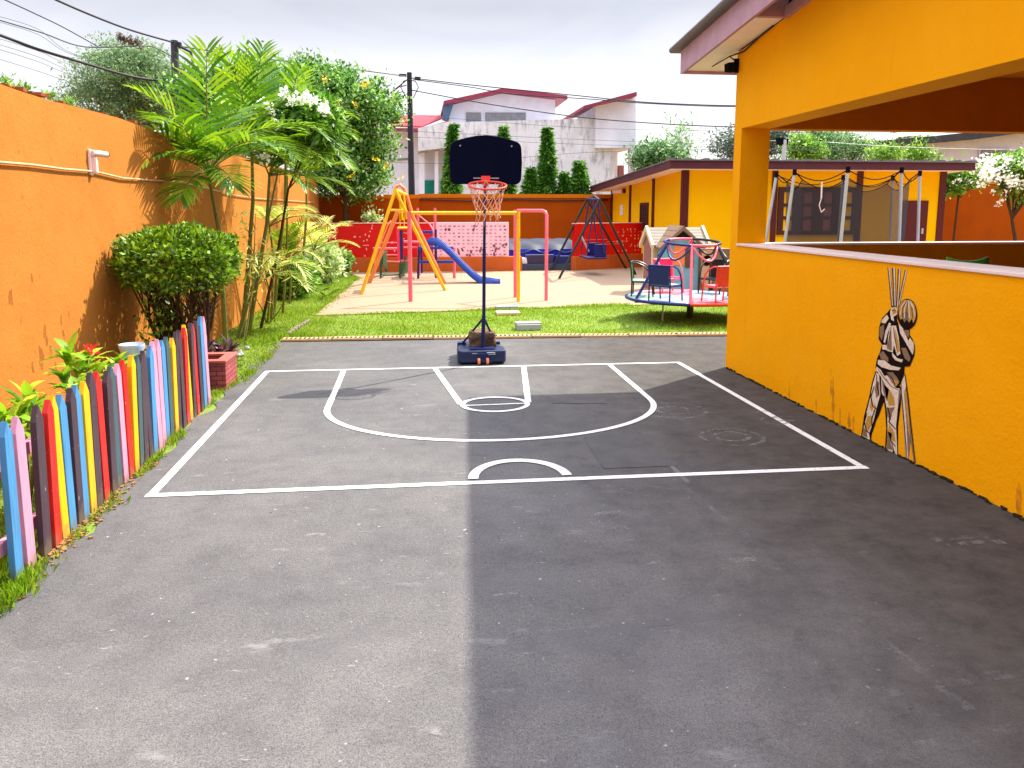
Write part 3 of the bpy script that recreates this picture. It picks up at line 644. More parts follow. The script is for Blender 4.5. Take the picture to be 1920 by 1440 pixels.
# moss and stains along the foot of the wall
mb = MB()
for k in range(150):
    y = 7.4-k*.04; random.random() < .8 and mb.box((X0-.006+random.uniform(-.012, .004), y+random.uniform(-.02, .02), random.uniform(.0, .006)), (random.uniform(.008, .022), random.uniform(.02, .06), random.uniform(.008, .022)), random.uniform(-.6, .6))
tag(mb.build('mossy_foot', M['moss'], pb), kind='stuff')
mb = MB()
for px, y0_, y1_, wv in ((1558, 690, 745, .04), (1562, 705, 800, .05), (1480, 715, 772, .035), (1530, 748, 803, .04), (1575, 765, 812, .03), (1592, 772, 815, .05), (1600, 780, 812, .04), (1910, 905, 968, .05)):
    a = PX(px, y0_, X0-.0015); b = PX(px, y1_, X0-.0015); n = 9; Lp = []; Rp = []; mb = MB()
    for i in range(n+1):
        q = a+(b-a)*(i/n); ww = wv*(math.sin(math.pi*(i+.3)/(n+.3)))**.5*random.uniform(.35, 1)
        Lp.append((q.x, q.y-ww*.5, q.z)); Rp.append((q.x, q.y+ww*.5, q.z))
    mb.poly(Lp+Rp[::-1]); mb.build('damp_stain', M['stainp'], pb, recalc=False)
# roof: rake fascia at X = 2.8, eave at Y = 8.2
XR, YR = 2.80, 8.2
def zr_(y): return 3.03+(8.13-y)*.092
roof = MB(); zt = lambda y: zr_(y)+.235
roof.prism([(XR-.07, YR+.09, zt(YR+.09)), (XR-.07, -4, zt(-4)), (XR-.07, -4, zt(-4)+.03), (XR-.07, YR+.09, zt(YR+.09)+.03)], (7.2, 0, 0))
for k in range(29):
    x = XR-.07+.25*k; roof.tube([(x, YR+.1, zt(YR+.1)+.03), (x, -4, zt(-4)+.03)], .03, 8)
ro = roof.build('roof', M['roof_sheet'], pb)
mb = MB(); mb.prism([(XR, YR, zr_(YR)), (XR, -4, zr_(-4)), (XR, -4, zt(-4)-.002), (XR, YR, zt(YR)-.002)], (.03, 0, 0)); mb.bb((XR+.03, YR-.03, zr_(YR)), (9.8, YR, zt(YR)-.002)); mb.build('fascia', M['fascia'], pb)
# soffit panels, one along the rake (as far as the photo shows it) and one along the eave
sz = lambda y: zr_(y)+.03
mb = MB(); mb.prism([(XR+.03, YR-.03, sz(YR)), (XR+.03, 6.5, sz(6.5)), (XR+.03, 6.5, sz(6.5)+.02), (XR+.03, YR-.03, sz(YR)+.02)], (X0-XR-.033, 0, 0))
mb.prism([(X0-.003, YR-.03, sz(YR)), (X0-.003, YE+.002, sz(YE)), (X0-.003, YE+.002, sz(YE)+.02), (X0-.003, YR-.03, sz(YR)+.02)], (6.2, 0, 0)); mb.build('soffit', M['soffit'], pb)
mb = MB(); mb.bb((XR+.03, 6.44, zr_(6.5)+.02), (X0-.003, 6.498, zt(6.5)-.03)); mb.build('soffit_end_board', M['fascia'], pb)
mb = MB(); mb.prism([(X0-.04, 6.43, ztop(6.43)-.02), (X0-.04, -3, ztop(-3)-.02), (X0-.04, -3, ztop(-3)+.07), (X0-.04, 6.43, ztop(6.43)+.07)], (.038, 0, 0)); mb.build('wall_plate', M['fascia'], pb)
mb = MB(); mb.prism([(XR+.03, 6.44, zt(6.44)-.012), (XR+.03, -4, zt(-4)-.012), (XR+.03, -4, zt(-4)-.003), (XR+.03, 6.44, zt(6.44)-.003)], (X0-XR-.035, 0, 0)); mb.build('roof_underside', M['roof_under'], pb)
fl = thing('floodlight', (X0, 7.44, 2.98), 'small black floodlight fixed at the top corner of the amber wall', 'floodlight')
mb = MB(); mb.box((X0-.02, 7.44, 2.98), (.04, .03, .13)); mb.build('bracket', M['sil_black'], fl)
mb = MB(); mb.prism([(X0-.045, 7.39, 3.01), (X0-.125, 7.39, 3.0), (X0-.12, 7.39, 2.925), (X0-.045, 7.39, 2.92)], (0, .1, 0)); mb.build('lamp_head', M['sil_black'], fl, bevel=.006)
mb = MB(); mb.tube([(X0-.05, 7.42, 3.03), PY(1368, 102, 7.55)+Vector((0, 0, -.02)), PX(1395, 96, X0-.012), PX(1425, 68, X0-.012), PX(1450, 48, X0-.012)], .008, 5); mb.tube([PY(1368, 102, 7.55)+Vector((0, 0, -.02)), PY(1335, 125, 8.0)], .006, 5)
tag(mb.build('light_cable', M['cable'], smooth=True), 'thin dark cable under the porch roof leading to the floodlight', 'cable')
# ---- mural on the side wall (flat painted figure) ------------------------------
def mu(u, v, k): return PX(1560+u/3.6, 480+v/3.6, X0-.0015-.0006*k)
mur = MB()
def sh(k, mi, pts): mur.poly([mu(u, v, k) for u, v in pts], mi)
def stroke(k, mi, pts, wd):
    L = []; Rr = []
    for i, p in enumerate(pts):
        a = pts[max(i-1, 0)]; b = pts[min(i+1, len(pts)-1)]; tx, ty = b[0]-a[0], b[1]-a[1]; l = math.hypot(tx, ty) or 1
        ww = wd*(.35+.65*math.sin(math.pi*(i+.5)/len(pts)))
        L.append((p[0]-ty/l*ww/2, p[1]+tx/l*ww/2)); Rr.append((p[0]+ty/l*ww/2, p[1]-tx/l*ww/2))
    for i in range(len(pts)-1): mur.poly([mu(*q, k) for q in (L[i], L[i+1], Rr[i+1], Rr[i])], mi)
def band(k, mi, a, b, w0, w1): sh(k, mi, [(a[0]-w0/2, a[1]), (a[0]+w0/2, a[1]), (b[0]+w1/2, b[1]), (b[0]-w1/2, b[1])])
# ribbons from the coping down to the hands
for (a, b, w0) in (((383, 78), (408, 345), 18), ((416, 80), (424, 345), 24), ((455, 86), (440, 345), 22), ((500, 92), (452, 320), 18)):
    band(0, 0, a, b, w0, 16)
    band(1, 1, (a[0]+2, a[1]), (b[0]+1, b[1]), w0*.55, 8)
    stroke(2, 2, [(a[0]-4, a[1]+2), ((a[0]+b[0])/2-3, (a[1]+b[1])/2), (b[0]-2, b[1])], 5)
# trailing cloth and legs
sh(0, 2, [(462, 830), (492, 790), (505, 900), (520, 1030), (540, 1220), (562, 1395), (553, 1398), (530, 1250), (517, 1380), (496, 1368), (485, 1180), (470, 1000)])
sh(1, 1, [(470, 850), (490, 805), (500, 880), (486, 930), (502, 1120), (514, 1372), (499, 1366), (488, 1200), (474, 1010)])
sh(2, 3, [(488, 905), (502, 910), (520, 1080), (528, 1230), (516, 1180), (500, 1040)])
stroke(3, 0, [(492, 800), (510, 930), (530, 1120), (562, 1395)], 7); stroke(3, 0, [(470, 930), (486, 1120), (500, 1300), (503, 1368)], 6)
sh(0, 0, [(292, 778), (325, 790), (338, 940), (318, 1040), (292, 1135), (268, 1205), (264, 1252), (196, 1214), (216, 1080), (248, 960), (268, 860)])
sh(1, 1, [(298, 785), (318, 800), (326, 935), (300, 1030), (278, 1120), (250, 1200), (258, 1245), (204, 1212), (226, 1085), (256, 965), (276, 865)])
sh(2, 2, [(300, 840), (318, 850), (320, 935), (300, 960), (288, 900)]); sh(2, 3, [(262, 970), (290, 1000), (300, 1030), (272, 1060), (255, 1020)])
sh(2, 3, [(240, 1080), (275, 1080), (262, 1150), (240, 1190), (225, 1140)]); sh(2, 2, [(212, 1150), (235, 1190), (240, 1228), (206, 1210)])
stroke(3, 0, [(285, 880), (262, 950), (275, 1010), (300, 1035)], 9); stroke(3, 0, [(236, 1060), (218, 1120), (232, 1180), (255, 1200)], 8); stroke(3, 0, [(300, 800), (305, 880), (318, 940)], 7)
stroke(3, 1, [(270, 960), (285, 1020), (270, 1060)], 8); stroke(3, 0, [(290, 1040), (270, 1090), (268, 1150)], 8)
sh(0, 0, [(325, 800), (380, 790), (440, 860), (470, 890), (465, 1000), (446, 1150), (446, 1348), (357, 1302), (366, 1160), (358, 1040), (350, 985), (328, 940)])
sh(1, 1, [(332, 815), (372, 805), (432, 880), (462, 905), (455, 1000), (436, 1150), (440, 1342), (366, 1304), (376, 1180), (372, 1040), (360, 985), (335, 920)])
sh(2, 2, [(335, 825), (370, 830), (385, 900), (370, 980), (345, 920)]); sh(2, 3, [(350, 870), (385, 890), (420, 960), (425, 1010), (385, 1010), (365, 950)])
sh(2, 2, [(365, 1025), (425, 1020), (405, 1060), (395, 1110), (372, 1080)]); sh(2, 2, [(372, 1180), (405, 1200), (395, 1260), (410, 1310), (368, 1300)]); sh(2, 3, [(385, 1130), (420, 1190), (430, 1260), (400, 1240), (378, 1180)])
stroke(3, 0, [(375, 1020), (392, 1080), (385, 1120), (430, 1170)], 9); stroke(3, 0, [(380, 1190), (400, 1250), (430, 1290)], 7); stroke(3, 0, [(455, 900), (450, 1010), (436, 1150), (440, 1250)], 8)
stroke(3, 0, [(400, 1250), (415, 1310), (420, 1330)], 6)
sh(2, 0, [(318, 985), (338, 935), (356, 948), (360, 988), (348, 985), (322, 1060), (296, 1120)])
# torso
sh(2, 0, [(408, 335), (375, 380), (338, 418), (318, 480), (314, 560), (336, 597), (326, 640), (304, 690), (292, 755), (312, 795), (370, 800), (402, 850), (440, 900), (470, 850), (488, 790), (490, 748), (526, 745), (556, 670), (560, 610), (545, 565), (524, 530), (524, 490), (470, 490), (440, 440), (440, 390)])
sh(3, 1, [(338, 430), (370, 395), (384, 420), (360, 455), (334, 450)]); sh(3, 2, [(322, 480), (352, 460), (350, 520), (335, 570), (320, 540)]); sh(3, 1, [(385, 450), (398, 455), (376, 520), (358, 590), (348, 580), (360, 510)])
sh(3, 1, [(392, 470), (432, 470), (450, 550), (462, 660), (440, 675), (418, 600), (410, 650), (372, 640), (380, 540)]); sh(4, 3, [(425, 490), (440, 540), (460, 640), (440, 655), (428, 570)]); sh(4, 2, [(388, 520), (400, 500), (404, 640), (380, 632)])
stroke(4, 0, [(415, 480), (425, 560), (440, 640)], 6); stroke(4, 0, [(400, 470), (385, 560), (376, 630)], 5)
sh(3, 1, [(448, 450), (478, 490), (510, 560), (550, 640), (545, 668), (500, 590), (460, 520)]); sh(3, 2, [(480, 500), (520, 500), (522, 545), (510, 550)]); sh(3, 1, [(525, 550), (550, 585), (555, 640), (535, 610), (515, 575)])
sh(3, 2, [(465, 620), (500, 620), (530, 690), (520, 715), (490, 690)]); sh(3, 1, [(405, 650), (440, 690), (480, 700), (470, 718), (430, 705), (408, 680)]); sh(3, 1, [(338, 600), (368, 600), (372, 635), (340, 630)])
sh(3, 2, [(318, 660), (345, 640), (380, 690), (380, 715), (330, 695)]); sh(3, 1, [(310, 700), (355, 705), (400, 740), (465, 755), (450, 772), (390, 768), (335, 750), (308, 730)])
sh(3, 1, [(300, 745), (330, 770), (375, 850), (420, 890), (460, 895), (450, 925), (405, 920), (365, 880), (330, 815), (296, 765)]); sh(3, 2, [(370, 785), (410, 785), (440, 820), (455, 850), (430, 885), (395, 840)]); sh(4, 3, [(415, 835), (445, 840), (448, 862), (428, 880)])
stroke(4, 0, [(375, 790), (410, 830), (430, 885)], 6); stroke(4, 0, [(310, 760), (345, 815), (400, 880), (450, 905)], 5)
# hands and head
sh(4, 1, [(398, 350), (425, 335), (440, 360), (438, 395), (415, 410), (418, 440), (400, 430), (392, 385)]); sh(5, 3, [(402, 360), (425, 350), (436, 380), (412, 398)]); stroke(6, 0, [(405, 372), (422, 366), (434, 372)], 4); stroke(6, 0, [(405, 345), (428, 338)], 8)
hd = [(508+66*math.cos(R(a))*(1.02 if a < 180 else 1), 392+104*math.sin(R(a))) for a in range(0, 360, 12)]
sh(4, 0, hd); sh(5, 3, [(450, 355), (462, 320), (490, 296), (525, 296), (555, 325), (568, 375), (564, 420), (548, 455), (540, 420), (520, 450), (505, 425), (490, 448), (475, 420), (462, 430), (452, 400)])
sh(6, 2, [(470, 390), (505, 370), (525, 400), (520, 440), (505, 425), (490, 445), (475, 418)]); sh(6, 1, [(500, 300), (530, 303), (550, 335), (540, 345), (515, 318)])
for pts, wd, mi in (([(500, 300), (470, 340), (460, 400)], 7, 1), ([(510, 302), (490, 350), (488, 420)], 7, 1), ([(515, 300), (520, 350), (522, 420)], 8, 1), ([(525, 302), (550, 350), (560, 410)], 7, 1), ([(505, 300), (478, 350), (475, 410)], 4, 0), ([(512, 300), (505, 360), (506, 420)], 4, 0), ([(520, 300), (538, 350), (544, 420)], 4, 0)): stroke(7, mi, pts, wd)
o = mur.build('mural', [M['mur0'], M['mur1'], M['mur2'], M['mur3']], pb, recalc=False)
o['label'] = 'painted mural of a child seen from behind pulling down ribbons'

# ---- inside the porch
ch = thing('plastic_chair', (4.2, 5.6, .4), 'green plastic chair back showing above the porch wall', 'chair')
cx, cy = 4.12, 5.55
mb = MB(); rows = []
for i in range(7):
    u = i/6-.5
    for j in range(6):
        v = j/5; rows.append((cx+u*.38*(1-.1*v), cy-.16-.05*v+.03*(abs(u)*2)**2, .84+v*(.375+(.03*(abs(u)*2)**2))))
mb.add(rows, [(i*6+j, i*6+j+1, (i+1)*6+j+1, (i+1)*6+j) for i in range(6) for j in range(5)])
o = mb.build('backrest', M['green_chair'], ch, smooth=True); s_ = o.modifiers.new('thick', 'SOLIDIFY'); s_.thickness = .025
mb = MB(); mb.box((cx, cy+.05, .83), (.42, .42, .03)); mb.build('seat', M['green_chair'], ch, bevel=.012)
for sx in (-1, 1):
    for sy in (-1, 1):
        mb = MB(); mb.tube([(cx+sx*.17, cy+.05+sy*.17, .82), (cx+sx*.21, cy+.05+sy*.21, .4)], .018, 8); mb.build('leg', M['green_chair'], ch)
tb = thing('porch_table', (4.3, 4.6, .4), 'white topped table standing behind the porch wall', 'table')
tz = 1.125; ta = PZ(1850, 512, tz)
mb = MB(); mb.bb((3.75, 3.2, tz-.03), (4.9, 4.98, tz)); mb.build('table_top', M['coping'], tb, bevel=.006)
for x in (3.85, 4.8):
    for y in (3.3, 4.88):
        mb = MB(); mb.bb((x-.025, y-.025, .4), (x+.025, y+.025, tz-.03)); mb.build('leg', M['steel'], tb)
c = PZ(1890, 513.5, tz); mb = MB(); mb.box((c.x, c.y, tz+.012), (.24, .17, .024), .1); tag(mb.build('tablet', M['bin'], bevel=.005), 'dark flat tray lying on the white porch table', 'tray')

# ================================================================== YELLOW HOUSE beyond the trampoline
AX, AY, AYb = 6.36, 18.15, 25.18; AR = 13.05
an = thing('yellow_house', (AX, AY, 0), 'low yellow house with maroon columns and a maroon edged roof', 'building')
def az(y): return 2.56-(y-AY)*.042
mb = MB(); mb.prism([(AX, AY, -.1), (AX, AYb, -.1), (AX, AYb, az(AYb)), (AX, AY, az(AY))], (.2, 0, 0)); mb.bb((AX+.2, AY, -.1), (AR, AY+.2, az(AY)-.01)); mb.bb((AR-.2, AY+.2, -.1), (AR, AYb, 2.2)); mb.build('wall', M['annex'], an)
def colm(px, wpx, py=380):
    a = PY(px-wpx/2, py, AY-.03).x; b = PY(px+wpx/2, py, AY-.03).x
    mb = MB(); mb.bb((a, AY-.03, -.05), (b, AY-.001, 2.545)); mb.build('column', M['maroon'], an)
colm(1452, 10); colm(1611, 11); colm(1766, 12)
mb = MB(); a = PY(1278, 380, AY-.03).x; b = PY(1291, 380, AY-.03).x; mb.bb((AX-.03, AY-.03, -.05), (b, AY-.001, 2.545)); mb.bb((AX-.03, AY-.001, -.05), (AX-.001, AY+.12, 2.545)); mb.build('column', M['maroon'], an)
for px in (1180, 1223, 1146):
    q = PX(px, 400, AX-.03); mb = MB(); mb.bb((AX-.03, q.y-.09, -.05), (AX-.001, q.y+.09, az(q.y)-.02)); mb.build('column', M['maroon'], an)
# side window
wa, wb = PX(1215, 400, AX-.02), PX(1200, 400, AX-.02); zt1, zb1 = PX(1207, 380, AX-.02).z, PX(1207, 433, AX-.02).z
mb = MB(); ym, yM = wa.y, wb.y
mb.bb((AX-.035, ym, zb1), (AX-.002, ym+.1, zt1)); mb.bb((AX-.035, yM-.1, zb1), (AX-.002, yM, zt1)); mb.bb((AX-.035, ym+.1, zt1-.08), (AX-.002, yM-.1, zt1)); mb.bb((AX-.035, ym+.1, zb1), (AX-.002, yM-.1, zb1+.08))
for u in (.33, .66): mb.bb((AX-.03, ym+.1+(yM-ym-.2)*u-.02, zb1+.08), (AX-.004, ym+.1+(yM-ym-.2)*u+.02, zt1-.08))
mb.bb((AX-.026, ym+.1, (zt1+zb1)/2-.02), (AX-.006, yM-.1, (zt1+zb1)/2+.02))
wf = mb.build('window', M['window_dark'], an); mb = MB(); mb.bb((AX-.012, ym+.1, zb1+.08), (AX-.003, yM-.1, zt1-.08)); mb.build('pane', M['glass'], wf)
# front window of four casements
fa, fb = PY(1457, 400, AY).x, PY(1605, 400, AY).x; fz1, fz0 = PY(1530, 351, AY).z, PY(1530, 440, AY).z
mb = MB(); n = 4; cw = (fb-fa)/n
mb.bb((fa, AY-.06, fz1-.12), (fb, AY-.002, fz1)); mb.bb((fa, AY-.06, fz0), (fb, AY-.002, fz0+.1))
for i in range(n+1): mb.bb((max(fa, fa+cw*i-.14), AY-.058, fz0+.1), (min(fb, fa+cw*i+.14), AY-.002, fz1-.12))
for i in range(n):
    for j in (1, 2): z = fz0+.1+(fz1-fz0-.22)*j/3; mb.bb((fa+cw*i+.14, AY-.05, z-.04), (fa+cw*(i+1)-.14, AY-.004, z+.04))
wf = mb.build('window', M['window_dark'], an, bevel=.004)
for i in range(n):
    mb = MB(); mb.bb((fa+cw*i+.14, AY-.02, fz0+.1), (fa+cw*(i+1)-.14, AY-.006, fz1-.12)); mb.build('pane', M['curtain'] if i in (1, 2) else M['annex'], wf)
da, db = PY(1690, 410, AY).x, PY(1737, 410, AY).x; dz = PY(1715, 376, AY).z
mb = MB(); mb.bb((da, AY-.05, -.05), (db, AY-.002, dz)); d_ = mb.build('door', M['maroon'], an, bevel=.01)
mb = MB(); mb.bb((db-.16, AY-.09, 1.0), (db-.12, AY-.05, 1.14)); mb.build('handle', M['steel'], d_)
# roof and fascias
FX, FY = 5.86, 17.58; FR = PY(1830, 300, FY).x; z0f, z1f = PY(1400, 317, FY).z, PY(1400, 302, FY).z
FB = 25.9; sl = .045
mb = MB(); mb.bb((FX+.001, FY, z0f), (FR, FY+.04, z1f)); mb.prism([(FX, FY, z0f), (FX, FB, z0f-(FB-FY)*sl), (FX, FB, z1f-(FB-FY)*sl), (FX, FY, z1f)], (-.04, 0, 0)); mb.build('fascia', M['fascia_dark'], an)
mb = MB(); mb.prism([(FX, FY+.04, z0f+.02), (FX, FB, z0f+.02-(FB-FY)*sl), (FX, FB, z0f+.04-(FB-FY)*sl), (FX, FY+.04, z0f+.04)], (FR-FX, 0, 0)); mb.build('soffit', M['soffit'], an)
mb = MB(); mb.prism([(FX-.06, FY-.05, z1f+.002), (FX-.06, FB, z1f+.002-(FB-FY)*sl), (FX-.06, FB, z1f+.03-(FB-FY)*sl), (FX-.06, FY-.05, z1f+.03)], (FR-FX+.1, 0, 0))
k = 0
x = FX
while x < FR: mb.box((x, FY+.1, z1f+.045), (.1, .3, .03)); x += .42
mb.build('roof', M['roof_sheet'], an)
q = PX(1172, 358, AX); lp = thing('wall_lamp', q, 'small pink wall lamp high on the side of the yellow house', 'lamp')
mb = MB(); mb.box(q+Vector((-.03, .0, 0)), (.06, .16, .14)); mb.build('lamp_base', M['window_dark'], lp); mb = MB(); mb.tube([q+Vector((-.08, 0, 0)), q+Vector((-.3, .25, -.02))], .07, 10); mb.build('lamp_shade', M['pvc'], lp)
q = PX(1166, 394, AX); mb = MB(); mb.box(q+Vector((-.01, 0, 0)), (.015, .3, .32)); tag(mb.build('wall_plate', M['clean_white']), 'small pale plate on the side wall of the yellow house', 'plate')

# ================================================================== PALE CONCRETE HOUSE beyond the back wall
gb = thing('concrete_house', (4, 34, 0), 'unfinished pale grey concrete house with red roof edges behind the back wall', 'building')
def pp(pts, y, th, name, mat, parent=gb):
    mb = MB(); mb.prism([PY(a, b, y) for a, b in pts], (0, th, 0)); return mb.build(name, mat, parent)
Yg = 34
pp([(851, 229), (1118, 222), (1148, 277), (1148, 385), (851, 385)], Yg, 6, 'main_wall', M['grey_render'])
pp([(784, 240), (851, 226), (851, 275), (784, 283)], Yg-.6, 6, 'canopy', M['grey_render'])
pp([(786, 283), (851, 276), (851, 385), (786, 385)], Yg+1.2, 5, 'recess_wall', M['clean_white'])
pp([(786, 287), (796, 286), (796, 385), (786, 385)], Yg, .5, 'pillar', M['clean_white']); pp([(815, 284), (822, 283), (822, 385), (815, 385)], Yg, .5, 'pillar', M['clean_white'])
for a, b in ((794, 816), (824, 848)):
    wf = pp([(a, 336), (b, 336), (b, 367), (a, 367)], Yg+1.1, .08, 'window', M['white']); pp([(a+2, 338), (b-2, 338), (b-2, 365), (a+2, 365)], Yg+1.07, .02, 'pane', M['teal'], wf)
wf = pp([(1074, 299), (1095, 299), (1095, 320), (1074, 320)], Yg-.03, .02, 'window', M['clean_white']); pp([(1076, 301), (1093, 301), (1093, 318), (1076, 318)], Yg-.05, .015, 'pane', M['black_open'], wf)
pp([(842, 240), (842, 198), (942, 175), (1041, 186), (1041, 235)], Yg+2, 4, 'upper_storey', M['clean_white'])
for a, b in ((874, 902), (910, 986)):
    pp([(a, 211), (b, 211), (b, 231), (a, 231)], Yg+1.93, .06, 'opening', M['dark_open'])
pp([(832, 196), (832, 189), (943, 165), (1064, 179), (1064, 186), (943, 172)], Yg+1.4, 5, 'gable_roof', M['red_trim'])
pp([(830, 221), (834, 192), (852, 190), (841, 224)], Yg+1.6, 1, 'gable_soffit', M['roof_under'])
pp([(1117, 192), (1192, 180), (1192, 277), (1117, 277)], Yg-.3, 4, 'tower', M['clean_white'])
pp([(1095, 203), (1095, 198), (1194, 172), (1194, 180), (1120, 196)], Yg-.9, 5, 'tower_roof', M['red_trim'])
pp([(1183, 277), (1191, 277), (1189, 385), (1182, 385)], Yg-.3, .5, 'pillar', M['clean_white']); pp([(1152, 277), (1158, 277), (1158, 385), (1152, 385)], Yg+2.5, .5, 'pillar', M['clean_white'])
pp([(1160, 310), (1170, 310), (1170, 345), (1160, 345)], Yg+2.4, .4, 'screen', M['curtain'])
pp([(700, 240), (788, 240), (788, 385), (700, 385)], Yg+1.5, 6, 'side_wing', M['clean_white'])
pp([(700, 300), (770, 296), (770, 299), (700, 303)], Yg+1.44, .05, 'ledge', M['dark_open'])
mb = MB(); a, b, c, d = PY(728, 238, Yg+.8), PY(790, 240, Yg+.8), PY(842, 219, Yg+5.5), PY(746, 219, Yg+5.5)
nn = 44
for i in range(nn):
    u0, u1 = i/nn, (i+1)/nn; zo = .05 if i % 2 else 0
    p = [a+(b-a)*u0, a+(b-a)*u1, d+(c-d)*u1, d+(c-d)*u0]; mb.prism([q+Vector((0, 0, zo)) for q in p], (0, 0, .04))
mb.build('wing_roof', M['red_roof'], gb)
pp([(728, 240), (788, 240), (842, 226), (842, 232), (792, 248), (728, 245)], Yg+.6, .2, 'wing_roof_edge', M['red_trim'])
# old house far right
ob = thing('old_house', (28, 40, 0), 'old grey house with a black streaked roof edge seen through the porch', 'building')
pp([(1640, 276), (1760, 264), (1845, 256), (1990, 240), (1990, 400), (1640, 400)], 40, 6, 'wall', M['white'], ob)
pp([(1600, 268), (1740, 256), (1875, 242), (1990, 232), (1990, 239), (1845, 259), (1740, 268), (1656, 275)], 39, 1, 'roof_edge', plaster('streaked_edge', '#4a4a4c', .8, '#b8b8b8', .7, .9, True), ob)
mb = MB(); mb.add([PY(1540, 268, 39), PY(1875, 241, 39), PY(1990, 231, 39), PY(1990, 236, 50), PY(1780, 236, 50)], [(0, 1, 2, 3, 4)]); mb.build('roof', plaster('pale_roof', '#d8c8b0', .85, '#a89878', .4), ob, recalc=False)
wf = pp([(1836, 279), (1896, 277), (1896, 312), (1836, 314)], 39.9, .08, 'window', M['clean_white'], ob); pp([(1839, 281), (1893, 279), (1893, 310), (1839, 312)], 39.87, .02, 'pane', M['dark_open'], wf)
# ================================================================== BASKETBALL HOOP
hp = thing('basketball_hoop', (.69, 8.1, 0), 'dark navy portable basketball hoop with a coral rim on a wheeled base', 'hoop')
mb = MB()
prof = [(.425, 7.885), (.885, 7.885), (.905, 7.93), (.905, 8.12), (.87, 8.2), (.87, 8.45), (.83, 8.5), (.745, 8.5), (.745, 8.14), (.565, 8.14), (.565, 8.5), (.46, 8.53), (.42, 8.47), (.42, 8.2), (.40, 8.12), (.40, 7.93)]
mb.prism([(x, y, .015) for x, y in prof], (0, 0, .135)); mb.bb((.566, 8.141, .02), (.744, 8.48, .1)); base = mb.build('base', M['navy'], hp, bevel=.02, bseg=3)
mb = MB(); mb.bb((.53, 7.93, .149), (.79, 8.05, .165)); mb.bb((.60, 7.868, .02), (.76, 7.886, .12)); mb.build('base_plate', M['navy_tube'], base, bevel=.004)
mb = MB(); mb.bb((.545, 7.874, .118), (.6, 7.884, .124)); mb.bb((.7, 7.864, .123), (.785, 7.884, .131)); mb.bb((.715, 7.864, .108), (.79, 7.884, .116)); mb.build('base_trim', M['grey_mark'], base)
for x in (.615, .705):
    mb = MB(); mb.tube([(x-.013, 7.862, .04), (x+.013, 7.862, .04)], .036, 16); mb.build('wheel', M['orange_wheel'], hp, smooth='auto')
mb = MB(); mb.tube([(.665, 7.99, .15), (.68, 7.99, .5)], .021, 14); mb.tube([(.68, 7.99, .5), (.688, 7.99, 1.2)], .018, 14); mb.tube([(.688, 7.99, 1.2), (.70, 7.99, 1.98)], .0145, 14); mb.build('pole', M['navy_tube'], hp, smooth='auto')
for x, y in ((.465, 8.3), (.835, 8.3)):
    mb = MB(); mb.tube([(.68, 8.0, .48), (x, y, .15)], .012, 8); mb.box((x, y, .155), (.09, .05, .03)); mb.build('brace', M['navy_tube'], hp)
bc = Vector((.705, 7.93, 2.1)); hw = .36
o2 = [(-.30, -.245), (.30, -.245)] + [(.30+.06*math.cos(R(a)), -.185+.06*math.sin(R(a))) for a in range(-75, 1, 15)] + [(.368, -.03), (.362, .10)] + [(.27+.09*math.cos(R(a)), .115+.075*math.sin(R(a))) for a in range(0, 76, 15)]
o2 += [(.2, .215), (.1, .235), (0, .242), (-.1, .235), (-.2, .215)] + [(-.27+.09*math.cos(R(a)), .115+.075*math.sin(R(a))) for a in range(105, 181, 15)] + [(-.362, .10), (-.368, -.03)] + [(-.30+.06*math.cos(R(a)), -.185+.06*math.sin(R(a))) for a in range(180, 256, 15)]
mb = MB(); mb.prism([(bc.x+x, bc.y, bc.z+z) for x, z in o2], (0, .03, 0)); bb = mb.build('backboard', M['navy_board'], hp, bevel=.006)
mb = MB(); mb.box(bc+Vector((0, -.006, -.185)), (.26, .01, .012)); mb.build('backboard_bar', M['grey_mark'], bb)
for s in (-1, 1):
    mb = MB(); mb.tube([bc+Vector((s*.26, 0, .135)), bc+Vector((s*.26, -.012, .135))], .009, 8); mb.build('bolt', M['grey_mark'], bb)
mb = MB(); mb.box((.702, 8.0, 2.0), (.07, .09, .22)); mb.build('bracket', M['navy_tube'], hp)
rc = Vector((.70, 7.71, 1.838)); tilt = R(14)
def rp(a, r=.186, dz=0, drop=0): return rc+Vector((r*math.cos(a), r*math.sin(a)*math.cos(tilt), r*math.sin(a)*math.sin(tilt)+dz))
mb = MB(); mb.tube([rp(2*math.pi*i/40) for i in range(40)], .0095, 8, closed=True)
for k in range(12):
    a = 2*math.pi*(k+.5)/12; mb.tube([rp(a-.13, .186, -.008), rp(a, .186, -.022), rp(a+.13, .186, -.008)], .003, 5)
rim = mb.build('rim', M['rim'], hp, smooth=True)
mb = MB(); top = rp(math.pi/2); mb.prism([(top.x-.045, bc.y-.004, top.z+.055), (top.x+.045, bc.y-.004, top.z+.055), (top.x+.045, bc.y-.004, top.z-.02), (top.x, bc.y-.004, top.z-.06), (top.x-.045, bc.y-.004, top.z-.02)], (0, -.012, 0)); mb.box((top.x, (top.y+bc.y)/2, top.z+.012), (.07, bc.y-top.y, .012)); mb.build('rim_mount', M['rim'], rim)
mb = MB(); nn = 12; rows = [(0, .186), (.07, .165), (.14, .145), (.2, .13), (.255, .12), (.3, .115)]
P_ = {}
rnd = random.Random(3)
for i, (dz, rr) in enumerate(rows):
    for k in range(nn):
        a = 2*math.pi*(k+(.5 if i % 2 else 0))/nn; sagr = rr*(1+rnd.uniform(-.06, .06)); tl = 1-i/5
        P_[i, k] = rc+Vector((sagr*math.cos(a), sagr*math.sin(a)*math.cos(tilt), sagr*math.sin(a)*math.sin(tilt)*tl-dz+rnd.uniform(-.012, .012)))
